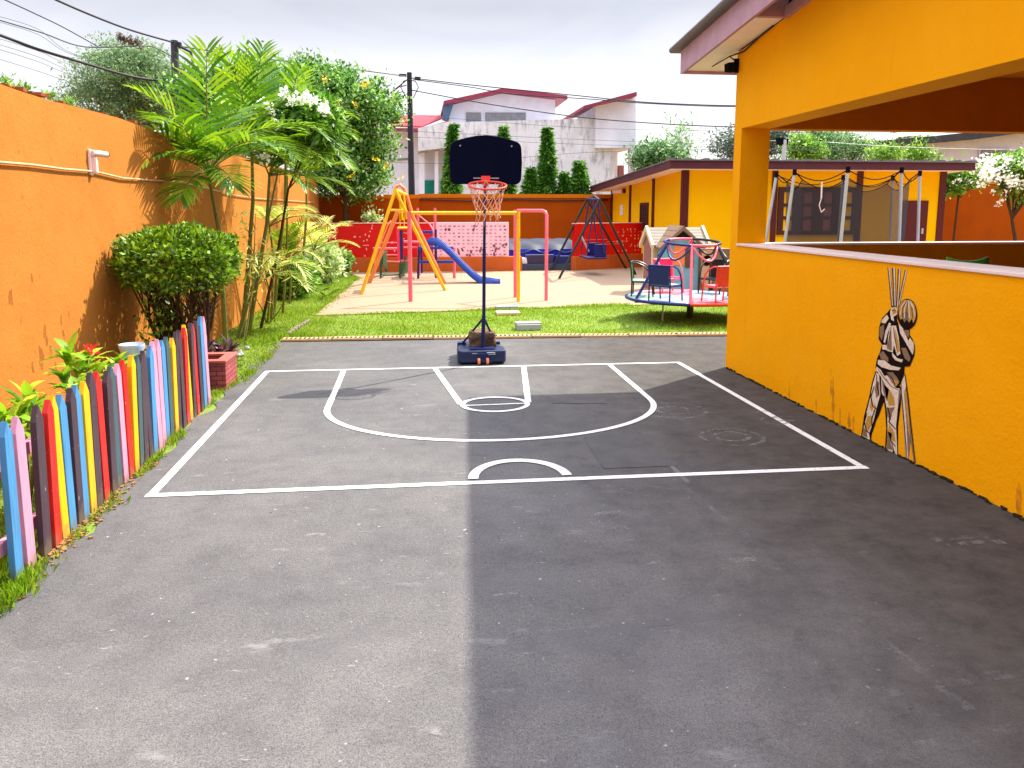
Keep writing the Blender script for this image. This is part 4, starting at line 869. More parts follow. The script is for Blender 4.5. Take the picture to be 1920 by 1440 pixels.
for i in range(5):
    for k in range(nn):
        k2 = (k+1) % nn if i % 2 else (k-1) % nn
        for q in (k, k2):
            if rnd.random() < .95: mb.tube([P_[i, k], P_[i+1, q]], .0036, 5)
for k in range(nn):
    p = P_[5, k]; l = rnd.uniform(.02, .13); mb.tube([p, p+Vector((rnd.uniform(-.02, .02), rnd.uniform(-.02, .02), -l*.5)), p+Vector((rnd.uniform(-.02, .02), rnd.uniform(-.02, .02), -l))], .0036, 5)
mb.build('net', M['net'], hp)
# stone on the base
mb = MB(); rnd = random.Random(5); pts = [(.54, 8.10), (.66, 8.075), (.80, 8.09), (.82, 8.28), (.74, 8.40), (.55, 8.36)]
lo = [(x+rnd.uniform(-.01, .01), y, .151) for x, y in pts]; hi = [(x+rnd.uniform(-.015, .015), y+rnd.uniform(-.01, .01), .31+rnd.uniform(-.03, .02)) for x, y in pts]
n = 6; mb.add(lo+hi, [tuple(range(n))[::-1], tuple(range(n, 2*n))]+[(i, (i+1) % n, n+(i+1) % n, n+i) for i in range(n)])
so = mb.build('stone_block', M['stone'], bevel=.012); tag(so, 'rough brown stone block weighing down the hoop base', 'stone')
s_ = so.modifiers.new('sub', 'SUBSURF'); s_.subdivision_type = 'SIMPLE'; s_.levels = s_.render_levels = 3
tx = bpy.data.textures.new('stone_noise', 'CLOUDS'); tx.noise_scale = .06; dm = so.modifiers.new('rough', 'DISPLACE'); dm.texture = tx; dm.strength = .055; dm.mid_level = .5

# ================================================================== SWING A-FRAMES (yellow and orange)
sw = thing('swing_frame', (-.3, 15.9, 0), 'tall swing frame with yellow front legs and orange rear legs', 'swing')
fl1, fr1, ap1 = PZ(677, 553), PZ(835, 545), PY(741, 357, 15.05)
fl2, fr2, ap2 = PZ(692, 531), PZ(834, 532), PY(750, 349, 16.95)
for a, b, mt, r_ in ((fl1, ap1, 'y', .033), (fr1, ap1, 'y', .033)):
    mb = MB(); mb.tube([a, b], r_, 12); mb.build('leg', M[mt], sw, smooth='auto')
mb = MB(); mb.tube([fl2, PY(746, 396, 16.95)], .045, 12); mb.build('leg', M['o'], sw, smooth='auto')
mb = MB(); mb.tube([fr2, PY(775, 408, 16.95), PY(764, 372, 16.95), PY(758, 354, 16.95), PY(750, 347, 16.95), PY(743, 350, 16.95), PY(741, 358, 16.95)], .036, 12); mb.build('leg', M['o'], sw, smooth='auto')
mb = MB(); mb.tube([ap1, PY(760, 365, 16.95)], .04, 12); mb.build('top_bar', M['y'], sw, smooth='auto')
mb = MB(); mb.tube([PY(727, 394, 15.05), PY(757, 394, 15.05)], .022, 8); mb.tube([PY(746, 397, 16.9), PY(768, 398, 16.9)], .022, 8); mb.build('cross_bar', M['y'], sw, smooth='auto')
for px, Yq in ((749, 15.6), (757, 16.3)):
    a = PY(px, 365, Yq); mb = MB(); mb.tube([a, Vector((a.x, a.y, 1.24))], .008, 6); mb.tube([a, Vector((a.x+.05, a.y, a.z-.5))], .02, 6); mb.build('hanger', M['y'], sw)
a = PY(749, 365, 15.6); b = PY(757, 365, 16.3); mb = MB(); mb.bb((a.x-.06, a.y-.05, 1.22), (b.x+.06, b.y+.05, 1.25)); mb.build('seat', M['y'], sw, bevel=.008)

# ================================================================== BAR FRAMES
bf = thing('bar_frame', (.8, 13.5, 0), 'low bar frame with a yellow beam between a pink post and a yellow post', 'bar frame')
pA, pB = PZ(770, 566), PZ(972, 566); tA, tB = PY(767, 400, pA.y), PY(972, 399, pB.y); zb = (tA.z+tB.z)/2
mb = MB(); mb.tube([pA, (tA.x, tA.y, zb+.03)], [.037, .034], 14); mb.build('post', M['pk'], bf, smooth='auto')
mb = MB(); mb.tube([pB, (tB.x, tB.y, zb+.03)], .031, 14); mb.build('post', M['y'], bf, smooth='auto')
mb = MB(); mb.tube([(tA.x+.04, tA.y, zb), (tB.x-.03, tB.y, zb)], .032, 14); mb.build('beam', M['y'], bf, smooth='auto')
bf = thing('bar_frame', (2.0, 13.7, 0), 'narrow pink bar frame with rounded corners right of the hoop pole', 'bar frame')
pC, pD = PZ(1024, 564), PZ(966, 558); tC = PY(1024, 395, pC.y); tD = PY(966, 396, pD.y); zt_ = tC.z
mb = MB(); d = (tD-tC); d.z = 0; mb.tube([pC, (pC.x, pC.y, zt_-.07), tuple(Vector((pC.x, pC.y, zt_-.02))+d*.05), tuple(Vector((pC.x, pC.y, zt_))+d*.14), tuple(Vector((pC.x, pC.y, zt_))+d*.93)], .030, 14); mb.build('arched_post', M['pk'], bf, smooth='auto')
mb = MB(); mb.tube([pD, (pD.x, pD.y, zt_+.02)], .031, 14); mb.build('post', M['pk'], bf, smooth='auto')

# ================================================================== SLIDE PLAYSET
ps = thing('slide_playset', (.4, 18.3, 0), 'small climbing tower with a blue slide, pink posts and green steps', 'slide')
q1, q2 = PZ(786, 519), PZ(819, 521); ys_ = q1.y
def post(px, ptop, foot, mt, r_=.03):
    f = PZ(px[0], foot); t_ = PY(px[1], ptop, f.y); mb = MB(); mb.tube([f, t_], r_, 10); mb.build('post', M[mt], ps, smooth='auto')
post((786, 783), 390, 517, 'pk'); post((817, 815.5), 390, 519, 'pk'); post((852, 851), 464, 522, 'pk', .034)
post((784, 786), 462, 523, 'dkblue', .028); post((818, 817), 430, 522, 'dkblue', .026); post((791, 790), 462, 512, 'dkblue', .026)
for xa_, y, xb_, y2, d_ in ((785, 464, 850, 466, 18.0), (785, 491, 850, 491, 18.0), (792, 435, 812, 435, 18.6)):
    a, b = PY(xa_, y, d_), PY(xb_, y2, d_); mb = MB(); mb.box((a+b)/2, ((b-a).length, .06, .06)); mb.build('blue_rail', M['blue'], ps, bevel=.006)
mb = MB(); mb.box(PY(800, 455, 18.6), (.5, .8, .04)); mb.build('deck', M['hot'], ps)
# slide: a chute with raised sides
sp = [PY(799, 461, 17.5), PY(806, 455, 17.45), PY(820, 456, 17.4), PY(834, 466, 17.3), PY(850, 481, 17.2), PY(868, 500, 17.1), PY(886, 517, 17.0), PY(902, 529, 16.9), PY(918, 531, 16.85), PY(938, 534, 16.8)]
mb = MB(); wv = .17; side = Vector((.1, 1, 0)).normalized()
prof = [(-wv, .15), (-wv, 0), (wv, 0), (wv, .15)]
vs = []; fs = []
for p in sp:
    for s, h in prof: vs.append(p+side*s+Vector((0, 0, h-.04)))
for i in range(len(sp)-1):
    for j in range(3): fs.append((i*4+j, i*4+j+1, (i+1)*4+j+1, (i+1)*4+j))
mb.add(vs, fs); o = mb.build('slide', M['blue'], ps, smooth='auto'); sm = o.modifiers.new('thick', 'SOLIDIFY'); sm.thickness = .025; sm.offset = 0
mb = MB(); mb.tube([PY(783, 402, 18.5), PY(795, 412, 18.3), PY(806, 421, 18.1), PY(812, 431, 17.95), PY(813, 440, 17.9), PY(808, 450, 17.95), PY(799, 455, 18.1)], .018, 8); mb.build('handrail', M['pk'], ps, smooth=True)
mb = MB(); mb.tube([PY(734, 414, 18.4), PY(727, 422, 18.4), PY(718, 445, 18.4), PY(706, 478, 18.4), PY(702, 492, 18.4), PY(704, 499, 18.4)], .02, 8); mb.build('handrail', M['o'], ps, smooth=True)
# pink hanging frame with navy panel
mb = MB(); fr = [PY(746, 428, 17.6), PY(770, 427, 17.6), PY(770, 488, 17.6), PY(748, 489, 17.6)]
mb.tube(fr, .032, 4, closed=True); mb.build('pink_frame', M['hot'], ps)
mb = MB(); mb.prism([PY(749, 431, 17.62), PY(755, 431, 17.62), PY(756, 486, 17.62), PY(750, 486, 17.62)], (0, .03, 0)); mb.build('navy_panel', M['dkblue'], ps)
for (xa, ya), (xb, yb), r_ in (((700, 466), (747, 466), .03), ((757, 453), (785, 454), .03), ((725, 478), (747, 478), .014), ((725, 490), (750, 491), .014), ((757, 464), (790, 463), .018), ((715, 455), (745, 455), .012)): mb = MB(); mb.tube([PY(xa, ya, 18.2), PY(xb, yb, 18.2)], r_, 6); mb.build('ladder_rail', M['pk'], ps)
mb = MB(); mb.tube([PZ(727, 509), PY(725, 466, PZ(727, 509).y)], .022, 6); mb.build('ladder_rail', M['pk'], ps)
mb = MB()
for px in (714, 750): f = PZ(px, 521); mb.tube([f, PY(px+1, 482, f.y)], .03, 6)
for px in (724, 760): f = PZ(px, 512); mb.tube([f, PY(px, 480, f.y)], .03, 6)
a, b = PZ(714, 516, .06), PZ(750, 515, .06); mb.tube([a, b], .02, 6); mb.tube([PZ(714, 519, .05), PZ(724, 511, .05)], .02, 6); mb.tube([PZ(750, 519, .05), PZ(760, 511, .05)], .02, 6)
mb.build('step_frame', M['green'], ps)
mb = MB(); mb.prism([PY(716, 475, 18.5), PY(724, 470, 19.3), PY(724, 505, 19.3), PY(716, 495, 18.5)], (.03, 0, 0)); mb.prism([PY(752, 492, 18.5), PY(767, 488, 19.2), PY(767, 508, 19.2), PY(752, 514, 18.5)], (.03, 0, 0)); mb.build('step_panel', M['green'], ps)

# ================================================================== DARK SWING
ds = thing('swing_frame', (4.2, 19, 0), 'dark swing frame with a blue double seat in front of the red wall', 'swing')
A1l, A1r, A1t = PZ(1033, 507.5), PZ(1174, 504), PY(1101, 373, 20.1)
A2l, A2r, A2t = PZ(1048, 523), PZ(1192, 515), PY(1124, 375, 17.8)
A1l.y = min(A1l.y, 20.15)
for a, b in ((A1l, A1t), (A1r, A1t), (A2l, A2t), (A2r, A2t)):
    mb = MB(); mb.tube([a, b], .03, 10); mb.build('leg', M['dkgreen'], ds, smooth='auto')
mb = MB(); mb.tube([A1t, A2t], .036, 10); mb.build('top_bar', M['dkgreen'], ds, smooth='auto')
mb = MB(); mid = (A1t+A2t)/2; mb.tube([A1t, mid+Vector((.05, 0, .07)), A2t+Vector((0, .2, .03)), A2t], .03, 8); mb.build('arched_brace', M['purple'], ds, smooth=True)
sA, sB = A1t+(A2t-A1t)*.28, A1t+(A2t-A1t)*.78; zs = .55
for c in (sA, sB):
    for s in (-1, 1):
        mb = MB(); mb.tube([(c.x+s*.03, c.y, c.z), (c.x+s*.22, c.y, zs)], .018, 6); mb.build('hanger', M['purple'], ds)
m0 = (sA+sB)/2
mb = MB(); mb.box((m0.x, m0.y, zs-.12), (.42, .9, .025)); mb.tube([(m0.x-.22, m0.y-.5, zs-.12), (m0.x+.22, m0.y-.5, zs-.12), (m0.x+.22, m0.y+.5, zs-.12), (m0.x-.22, m0.y+.5, zs-.12)], .025, 6, closed=True); mb.build('seat', M['purple'], ds)
for yy in (-.42, .42):
    mb = MB(); mb.box((m0.x+.1, m0.y+yy, zs+.06), (.3, .04, .32)); mb.build('backrest', paint('royal_seat', '#10125a', .4), ds, bevel=.02)
mb = MB(); mb.tube([A2l+(A2t-A2l)*.55, (m0.x-.1, m0.y, zs+.02)], .02, 6); mb.build('stay', M['steel'], ds)

# ================================================================== MERRY-GO-ROUND
CX, CY, ZP, RP = 4.02, 11.02, .32, .935
mg = thing('merry_go_round', (CX, CY, 0), 'colourful metal merry-go-round with little chairs on a round platform', 'merry-go-round')
def pol(a, r, z): return Vector((CX+r*math.cos(R(a)), CY+r*math.sin(R(a)), z))
for k, mt in enumerate(('plat_blue', 'plat_green', 'plat_blue', 'plat_pink', 'plat_blue', 'plat_pink')):
    a0 = [10, 130, 190, 250, 310, 70][k] if True else 0
    pts = [(CX, CY, ZP)]+[pol(a0+60*i/12, RP, ZP) for i in range(13)]
    mb = MB(); mb.prism([Vector(p)-Vector((0, 0, .02)) for p in pts], (0, 0, .02)); mb.build('platform', M[mt], mg)
for a0, a1, mt in ((130, 250, 'dkblue'), (250, 310, 'ora'), (310, 430, 'black'), (70, 130, 'pk')):
    mb = MB(); mb.tube([pol(a0+(a1-a0)*i/24, RP+.012, ZP-.012) for i in range(25)], .024, 8); mb.build('rim', M[mt], mg, smooth=True)
mb = MB(); mb.lathe((CX, CY, 0), [(.05, -.02), (.05, .1), (.05, .12), (.05, ZP-.03)], 16)
for k in range(6): a = 60*k+10; mb.tube([pol(a, .05, ZP-.05), pol(a, RP-.03, ZP-.045)], .018, 6)
mb.build('pivot', M['black'], mg)
mb = MB(); mb.tube([pol(212, .62, 0), pol(212, .62, ZP-.05)], .012, 6); mb.build('stop_rod', M['steel'], mg)
RT, ZT = .40, 1.125
def rg(a, r, z): p = pol(a, r, z); return p+Vector((0, 0, .034*math.sin(R(a))))     # the top ring hangs a little askew
for a0, a1, mt in ((130, 250, 'dkblue'), (250, 310, 'pk'), (310, 430, 'black'), (70, 130, 'pk')):
    mb = MB(); mb.tube([rg(a0+(a1-a0)*i/20, RT, ZT) for i in range(21)], .02, 8); mb.build('top_ring', M[mt], mg, smooth=True)
for a, mt in ((10, 'black'), (70, 'pk'), (130, 'dkblue'), (190, 'dkblue'), (250, 'pk'), (310, 'black')):
    mb = MB(); mb.tube([rg(a, RT, ZT), pol(a, RP-.05, ZP)], .021, 8); mb.build('spoke', M[mt], mg, smooth='auto')
for a, mt in ((220, 'dkblue'), (280, 'pk'), (340, 'black'), (40, 'black'), (100, 'pk'), (160, 'dkblue')):
    mb = MB(); p0, p1 = rg(a-27, RT+.02, ZT-.03), rg(a+27, RT+.02, ZT-.03); pts = []
    for i in range(15):
        u = i/14; p = p0+(p1-p0)*u; s = math.sin(math.pi*u); pts.append(p+(pol(a, 1, 0)-pol(a, 0, 0))*.12*s+Vector((0, 0, -.19*s**.75)))
    mb.tube(pts, .015, 6); mb.build('garland_hoop', M[mt], mg, smooth=True)
for a, mt, bk in ((40, 'black', 'black'), (100, 'hot', 'hot'), (160, 'dkgreen', 'plat_g'), (220, 'dkblue', 'dkblue'), (284, 'ora', 'ora'), (340, 'black', 'black')):
    if bk == 'plat_g' and 'plat_g' not in M: M['plat_g'] = paint('chair_green', '#3a9a64', .4, .1, .9)
    rr = .69; o = pol(a, rr, ZP); rad = Vector((math.cos(R(a)), math.sin(R(a)), 0)); tg = Vector((-rad.y, rad.x, 0))
    def cp(r_, t_, z): return o+rad*r_+tg*t_+Vector((0, 0, z))
    mb = MB(); s1 = 'pk' if mt == 'hot' else mt
    for s in (-1, 1):
        mb.tube([cp(.17, s*.17, 0), cp(.165, s*.17, .25), cp(.19, s*.17, .50)], .0115, 7)
        arm = [cp(.19, s*.17, .505), cp(.10, s*.175, .50), cp(0, s*.18, .46), cp(-.08, s*.18, .38), cp(-.12, s*.18, .25), cp(-.15, s*.18, 0)]
        mb.tube(arm, .0115, 7)
    mb.tube([cp(.19, -.17, .505), cp(.19, .17, .505)], .0115, 7); mb.tube([cp(.165, -.17, .215), cp(.165, .17, .215), cp(-.13, .175, .215), cp(-.13, -.175, .215)], .0105, 6, closed=True)
    fr = mb.build('chair_frame', M[s1], mg, smooth='auto')
    mb = MB(); mb.prism([cp(.165, -.16, .225), cp(.165, .16, .225), cp(-.125, .165, .225), cp(-.125, -.165, .225)], (0, 0, .012)); mb.build('chair_seat', M[{'dkblue': 'plat_blue', 'dkgreen': 'plat_green', 'hot': 'hot', 'ora': 'plat_pink'}.get(mt, mt)], fr)
    mb = MB(); mb.prism([cp(.168, -.157, .235), cp(.168, .157, .235), cp(.192, .157, .495), cp(.192, -.157, .495)], rad*.01); mb.build('chair_back', M[bk], fr)

# ================================================================== PLAYHOUSE
YH = 14.6
ph = thing('playhouse', (5, YH, 0), 'beige plastic playhouse with a teal gabled front and slatted roof', 'playhouse')
def pz(px, py, y=YH): return PY(px, py, y)
x0, x1 = pz(1223, 500).x, pz(1322, 500).x; ze = pz(1222, 462).z; zr = pz(1222, 439).z
mb = MB(); mb.bb((x0, YH, 0), (x1, YH+.65, ze)); mb.prism([(x0+.01, YH, ze), (x0+.01, YH+.65, ze), (x0+.01, YH+.325, zr+.05)], (x1-x0-.02, 0, 0)); mb.build('wall', M['playcream'], ph, bevel=.02)
mb = MB(); mb.prism([(x0-.012, YH+.1, .05), (x0-.012, YH+.56, .05), (x0-.012, YH+.56, ze), (x0-.012, YH+.325, zr-.05), (x0-.012, YH+.1, ze)], (.01, 0, 0)); mb.build('gable_panel', paint('mauve_gable', '#8a5a58', .6), ph)
mb = MB()
for k in range(6):
    u0, u1 = k/6, (k+.86)/6; y_0 = YH-.08+.405*u0; y_1 = YH-.08+.405*u1; za = ze+(zr-ze+.1)*u0; zb = ze+(zr-ze+.1)*u1
    mb.prism([(x0-.04, y_0, za), (x0-.04, y_1, zb), (x0-.04, y_1, zb+.03), (x0-.04, y_0, za+.03)], (x1-x0+.08, 0, 0))
mb.prism([(x0-.04, YH-.08, ze-.015), (x0-.04, YH+.325, zr+.085), (x0-.04, YH+.72, ze-.015), (x0-.04, YH+.325, zr+.06)], (x1-x0+.08, 0, 0)); mb.build('roof', M['playroof'], ph)
for xx in (x0-.06, x1+.02):
    mb = MB(); mb.prism([(xx, YH-.12, ze-.06), (xx, YH-.12, ze+.04), (xx, YH+.325, zr+.16), (xx, YH+.74, ze+.04), (xx, YH+.74, ze-.06), (xx, YH+.325, zr+.05)], (.05, 0, 0)); mb.build('roof_trim', M['playcream'], ph)
# teal gabled bay
YB = YH-.35; b0, b1 = pz(1243, 500, YB).x, pz(1310, 500, YB).x; bz = pz(1275, 458, YB).z; bt = pz(1277, 425, YB).z; bm_ = (b0+b1)/2
wl, wr, wb_, wt_ = bm_-.02, bm_+.2, .62, .92
mb = MB(); mb.prism([(b0, YB, 0), (b1, YB, 0), (b1, YB, bz), (bm_+.23, YB, bz+.12), (bm_-.23, YB, bz+.12), (b0, YB, bz)], (0, .34, 0)); mb.build('bay', M['playteal'], ph, bevel=.01)
mb = MB(); mb.bb((b0+.2, YB-.012, .55), (b0+.42, YB-.001, .95)); mb.build('window_opening', M['o'], ph)
mb = MB(); mb.bb((b0+.43, YB-.014, .5), (b0+.6, YB-.001, .95))
mb.build('shutter', paint('brown_shutter', '#6a4436', .6), ph)
mb = MB(); mb.prism([(bm_-.22, YB+.02, bz+.1), (bm_+.22, YB+.02, bz+.1), (bm_, YB+.02, bt-.07)], (0, .3, 0)); mb.build('gable', M['black_open'], ph)
mb = MB()
for s in (-1, 1):
    e = Vector((bm_+s*.43, YB-.1, bz-.08)); t_ = Vector((bm_, YB-.1, bt)); n_ = Vector((0, 0, .07)); mb.prism([e, e+n_*.3+Vector((s*.03, 0, 0)), t_+n_*.2, t_-n_], (0, .07, 0))
    for k in range(4):
        u0, u1 = k/4, (k+.9)/4; a = e+(t_-e)*u0; b = e+(t_-e)*u1; mb.prism([a+Vector((0, .071, .0)), b+Vector((0, .071, .0)), b+Vector((0, .071, .03)), a+Vector((0, .071, .03))], (0, .75, 0))
mb.build('bay_roof', M['playroof_brown'], ph)
YC = 14.1
pc = thing('play_cube', (5.9, YC, 0), 'tan plastic play cube with round holes beside the playhouse', 'play cube')
c0, c1 = PY(1316, 500, YC).x, PY(1372, 500, YC).x; c2 = PY(1337, 500, YC).x; zt1 = PY(1330, 470, YC).z
def holed(xa, xb, hx, hz, hr, nm, mt, y, th):
    mb = MB(); n = 24; ring = [(hx+hr*math.cos(2*math.pi*i/n), hz+hr*math.sin(2*math.pi*i/n)) for i in range(n)]; sq = []
    for i in range(n):
        a = 2*math.pi*i/n; dx, dz = math.cos(a), math.sin(a); tt = 9
        if dx > 1e-6: tt = min(tt, (xb-hx)/dx)
        if dx < -1e-6: tt = min(tt, (xa-hx)/dx)
        if dz > 1e-6: tt = min(tt, (zt1-hz)/dz)
        if dz < -1e-6: tt = min(tt, (.0-hz)/dz)
        sq.append((hx+dx*tt, hz+dz*tt))
    vs = [(x, y, z) for x, z in ring]+[(x, y, z) for x, z in sq]+[(x, y+th, z) for x, z in ring]+[(x, y+th, z) for x, z in sq]
    fs = []
    for i in range(n):
        j = (i+1) % n; fs += [(i, j, n+j, n+i), (2*n+j, 2*n+i, 3*n+i, 3*n+j), (i, 2*n+i, 2*n+j, j), (n+i, n+j, 3*n+j, 3*n+i)]
    mb.add(vs, fs); return mb.build(nm, mt, pc)
hc = PY(1326, 489, YC); holed(c0, c2-.01, hc.x, hc.z, .105, 'front_panel', M['playtan'], YC, .04)
hc = PY(1354, 500, YC); holed(c2+.01, c1, hc.x, hc.z, .09, 'side_panel', M['playroof_brown'], YC+.03, .04)
mb = MB(); mb.bb((c0, YC+.045, 0), (c0+.04, YC+.6, zt1)); mb.bb((c1-.04, YC+.08, 0), (c1, YC+.6, zt1)); mb.bb((c0+.04, YC+.56, 0), (c1-.04, YC+.6, zt1)); mb.bb((c0, YC+.045, zt1), (c1, YC+.6, zt1+.03)); mb.build('shell', paint('brown_shell', '#8a6448', .6), pc)

# ================================================================== TRAMPOLINE
YT = 13.5; TCx = PY(1590, 400, YT).x; TR = 1.42
tr = thing('trampoline', (TCx, YT, 0), 'round trampoline with steel poles and a dark safety net before the yellow house', 'trampoline')
mb = MB(); mb.tube([(TCx+TR*math.cos(R(a)), YT+TR*math.sin(R(a)), .62) for a in range(0, 360, 10)], .03, 8, closed=True); mb.build('frame_ring', M['steel'], tr, smooth=True)
mb = MB(); mb.lathe((TCx, YT, .6), [(TR-.25, 0), (TR-.25, .005)], 36); mb.build('jump_mat', M['black_open'], tr)
mb = MB(); mb.lathe((TCx, YT, .62), [(TR-.26, .02), (TR-.26, .045), (TR+.03, .045), (TR+.03, .02)], 36); mb.build('edge_pad', M['tarp_blue'], tr)
tops = []
for (tx_, ty_, bx_, by_, yy) in ((1456, 326, 1436, 449, 13.9), (1490, 321, 1472, 449, 12.9), (1590, 316, 1577, 446, 12.15), (1691, 317, 1686, 445, 12.9), (1725, 323, 1721, 445, 13.9), (1674, 332, 1669, 445, 14.75), (1581, 331, 1572, 445, 14.9)):
    t_ = PY(tx_, ty_, yy); b_ = PY(bx_, by_, yy); k = (b_.z-.05)/(t_.z-b_.z); b2 = b_-(t_-b_)*k; b2.z = .02
    mb = MB(); mb.tube([b2, t_], .028 if yy < 14 else .022, 8); p_ = mb.build('pole', M['steel'], tr, smooth='auto')
    mb = MB(); mb.tube([t_-Vector((0, 0, .07)), t_+Vector((0, 0, .03))], .036, 8); mb.build('pole_cap', M['sil_black'], p_, smooth='auto'); tops.append(t_)
cn = Vector((TCx, YT, 0)); order = sorted(range(len(tops)), key=lambda i: math.atan2(tops[i].y-YT, tops[i].x-TCx)); T = [tops[i] for i in order]; n = len(T)
inn = [Vector((cn.x+(t_.x-cn.x)*.86, cn.y+(t_.y-cn.y)*.86, t_.z-.14)) for t_ in T]
mb = MB(); rope = MB(); nseg = 10
for i in range(n):
    a, b = inn[i], inn[(i+1) % n]; up = []; dn = []
    for j in range(nseg+1):
        u = j/nseg; p = a+(b-a)*u; sag = math.sin(math.pi*u); q = Vector((p.x, p.y, p.z-.16*sag)); up.append(q); dn.append(Vector((cn.x+(p.x-cn.x)*.97, cn.y+(p.y-cn.y)*.97, .64)))
    mb.add(up+dn, [(j, j+1, nseg+2+j, nseg+1+j) for j in range(nseg)]); rope.tube(up, .008, 5)
    ta, tb_ = T[i], T[(i+1) % n]; rope.tube([ta+(tb_-ta)*(j/nseg)-Vector((0, 0, .16*math.sin(math.pi*j/nseg)+.02)) for j in range(nseg+1)], .009, 5); rope.tube([T[i], inn[i]], .012, 5)
mb.build('safety_net', M['tnet'], tr, recalc=False); rope.build('net_rope', M['sil_black'], tr)
mb = MB(); a = PY(1541, 341, 12.25); b = PY(1540, 372, 12.25); mb.tube([a, b], .014, 6); mb.tube([b, PY(1536, 385, 12.25), PY(1540, 398, 12.25), PY(1546, 392, 12.25)], .009, 6); mb.build('strap', M['pvc'], tr)

# ================================================================== UTILITY POLES AND CABLES
def upole(name, ptop, y, px2, label, r0, r1, mt):
    t_ = PY(*ptop, y); b_ = PY(px2, 360, y); k = (b_.z+.1)/(t_.z-b_.z); b2 = b_-(t_-b_)*k
    po = thing(name, (b2.x, b2.y, 0), label, 'utility pole'); mb = MB(); mb.tube([b2, t_], [r0, r1], 14); mb.build('shaft', mt, po, smooth='auto'); return po, t_
p1, t1 = upole('utility_pole', (327, 76), 18, 337, 'dark weathered utility pole rising behind the palms on the left', .105, .078, M['pole_grey'])
p2, t2 = upole('utility_pole', (767.5, 136), 27.5, 772, 'slim dark utility pole in front of the pale concrete house', .13, .085, M['pole_wood'])
mb = MB(); mb.tube([t1+Vector((.1, -.1, -.12)), t1+Vector((.35, -.1, -.25)), t1+Vector((.4, -.1, -.55)), t1+Vector((.25, -.1, -.8))], .03, 6); mb.tube([t1+Vector((.12, -.1, -.6)), t1+Vector((.25, -.1, -1.5)), t1+Vector((.3, -.1, -2.2))], .025, 6)
mb.tube([t1+Vector((.2, -.1, -.5)), t1+Vector((.55, -.1, -1.1)), t1+Vector((.6, -.1, -1.5)), t1+Vector((.3, -.1, -1.75))], .02, 6); mb.box(t1+Vector((.12, -.12, -.12)), (.1, .1, .12)); mb.build('fittings', M['cable'], p1)
mb = MB()
for s in (-1, 1): mb.tube([t2+Vector((0, -.1, -.25)), t2+Vector((s*.2, -.1, -.3)), t2+Vector((s*.3, -.1, -.5)), t2+Vector((s*.12, -.1, -.85))], .016, 6)
mb.tube([PY(732, 176, 27.4), PY(748, 163, 27.4), PY(762, 160, 27.4)], .018, 6); mb.tube([PY(733, 178, 27.4), PY(742, 181, 27.4), PY(755, 181, 27.4), PY(764, 176, 27.4), PY(755, 172, 27.4), PY(735, 177, 27.4)], .016, 6); mb.tube([PY(731, 175, 27.4), PY(764, 149, 27.4)], .018, 6); mb.box(PY(755, 141, 27.4), (.25, .08, .08)); mb.box(PY(783, 147, 27.4), (.2, .08, .1)); mb.build('fittings', M['cable'], p2)
def cable(pts, r_, label, mt='cable'):
    P = [PY(a, b, y) for a, b, y in pts]; out = []
    for i in range(len(P)-1):                       # Catmull-Rom through surveyed points
        p0, pA_, pB_, p3 = P[max(i-1, 0)], P[i], P[i+1], P[min(i+2, len(P)-1)]
        for j in range(6):
            u = j/6; out.append(.5*((2*pA_)+(pB_-p0)*u+(2*p0-5*pA_+4*pB_-p3)*u*u+(3*pA_-p0-3*pB_+p3)*u**3))
    out.append(P[-1]); mb = MB(); mb.tube(out, r_*.75, 6); tag(mb.build('power_cable', M[mt], smooth=True), label, 'cable', 'overhead cables')
cable([(327, 80, 18), (250, 58, 16.5), (180, 32, 15), (95, -5, 13.5), (20, -45, 12)], .026, 'upper thick cable from the left pole top to the upper left corner')
cable([(330, 155, 18), (250, 144, 17), (160, 119, 15.5), (70, 92, 14), (0, 66, 13), (-80, 40, 12)], .034, 'thickest sagging cable crossing in front of the feathery tree to the left pole')
cable([(325, 108, 18), (300, 94, 17.6), (270, 86, 17), (160, 88, 16), (80, 62, 15), (0, 38, 14), (-60, 20, 13)], .014, 'thin cable reaching the left pole through the tree top')
cable([(188, 90, 24), (120, 52, 22), (60, 23, 20), (10, 0, 18), (-40, -24, 16)], .02, 'steep thin cable at far upper left ending in the feathery tree')
for i, (ya, yb, lb) in enumerate(((32, 102, 'hair thin cable just under the steep cable at far left'), (42, 104, 'hair thin cable between two darker cables at far left'), (73, 124, 'hair thin cable just below the thickest cable at far left'), (84, 134, 'hair thin cable second below the thickest cable at far left'), (93, 142, 'hair thin cable third below the thickest cable at far left'), (111, 156, 'lowest hair thin cable at far left above the wall'))):
    cable([(-20, ya-6, 24), (70, ya+22, 25), (140, yb, 26), (300, yb+40, 28)], .009, lb, 'pole_grey')
cable([(338, 84, 18), (345, 88, 18.1), (420, 99, 20), (520, 113, 22), (640, 127, 24.5), (762, 143, 27.4)], .022, 'cable strung between the left pole and the middle pole')
cable([(770, 146, 27.4), (880, 159, 27), (1000, 171, 26.5), (1090, 180, 26), (1200, 191, 25), (1300, 196, 24.5), (1376, 198, 24), (1560, 200, 23)], .022, 'upper cable of the close pair from the middle pole to the right')
cable([(775, 149, 27.4), (880, 163, 27.1), (960, 176, 26.7), (1110, 186, 26.1), (1200, 193, 25.2), (1300, 198, 24.7), (1376, 200, 24.2), (1560, 203, 23)], .02, 'lower cable of the close pair from the middle pole to the right')
cable([(772, 169, 27.4), (880, 189, 27), (980, 205, 26.5), (1100, 221, 26), (1240, 232, 25), (1376, 238, 24), (1560, 242, 23)], .022, 'dark sagging cable below the close pair, right of the middle pole')
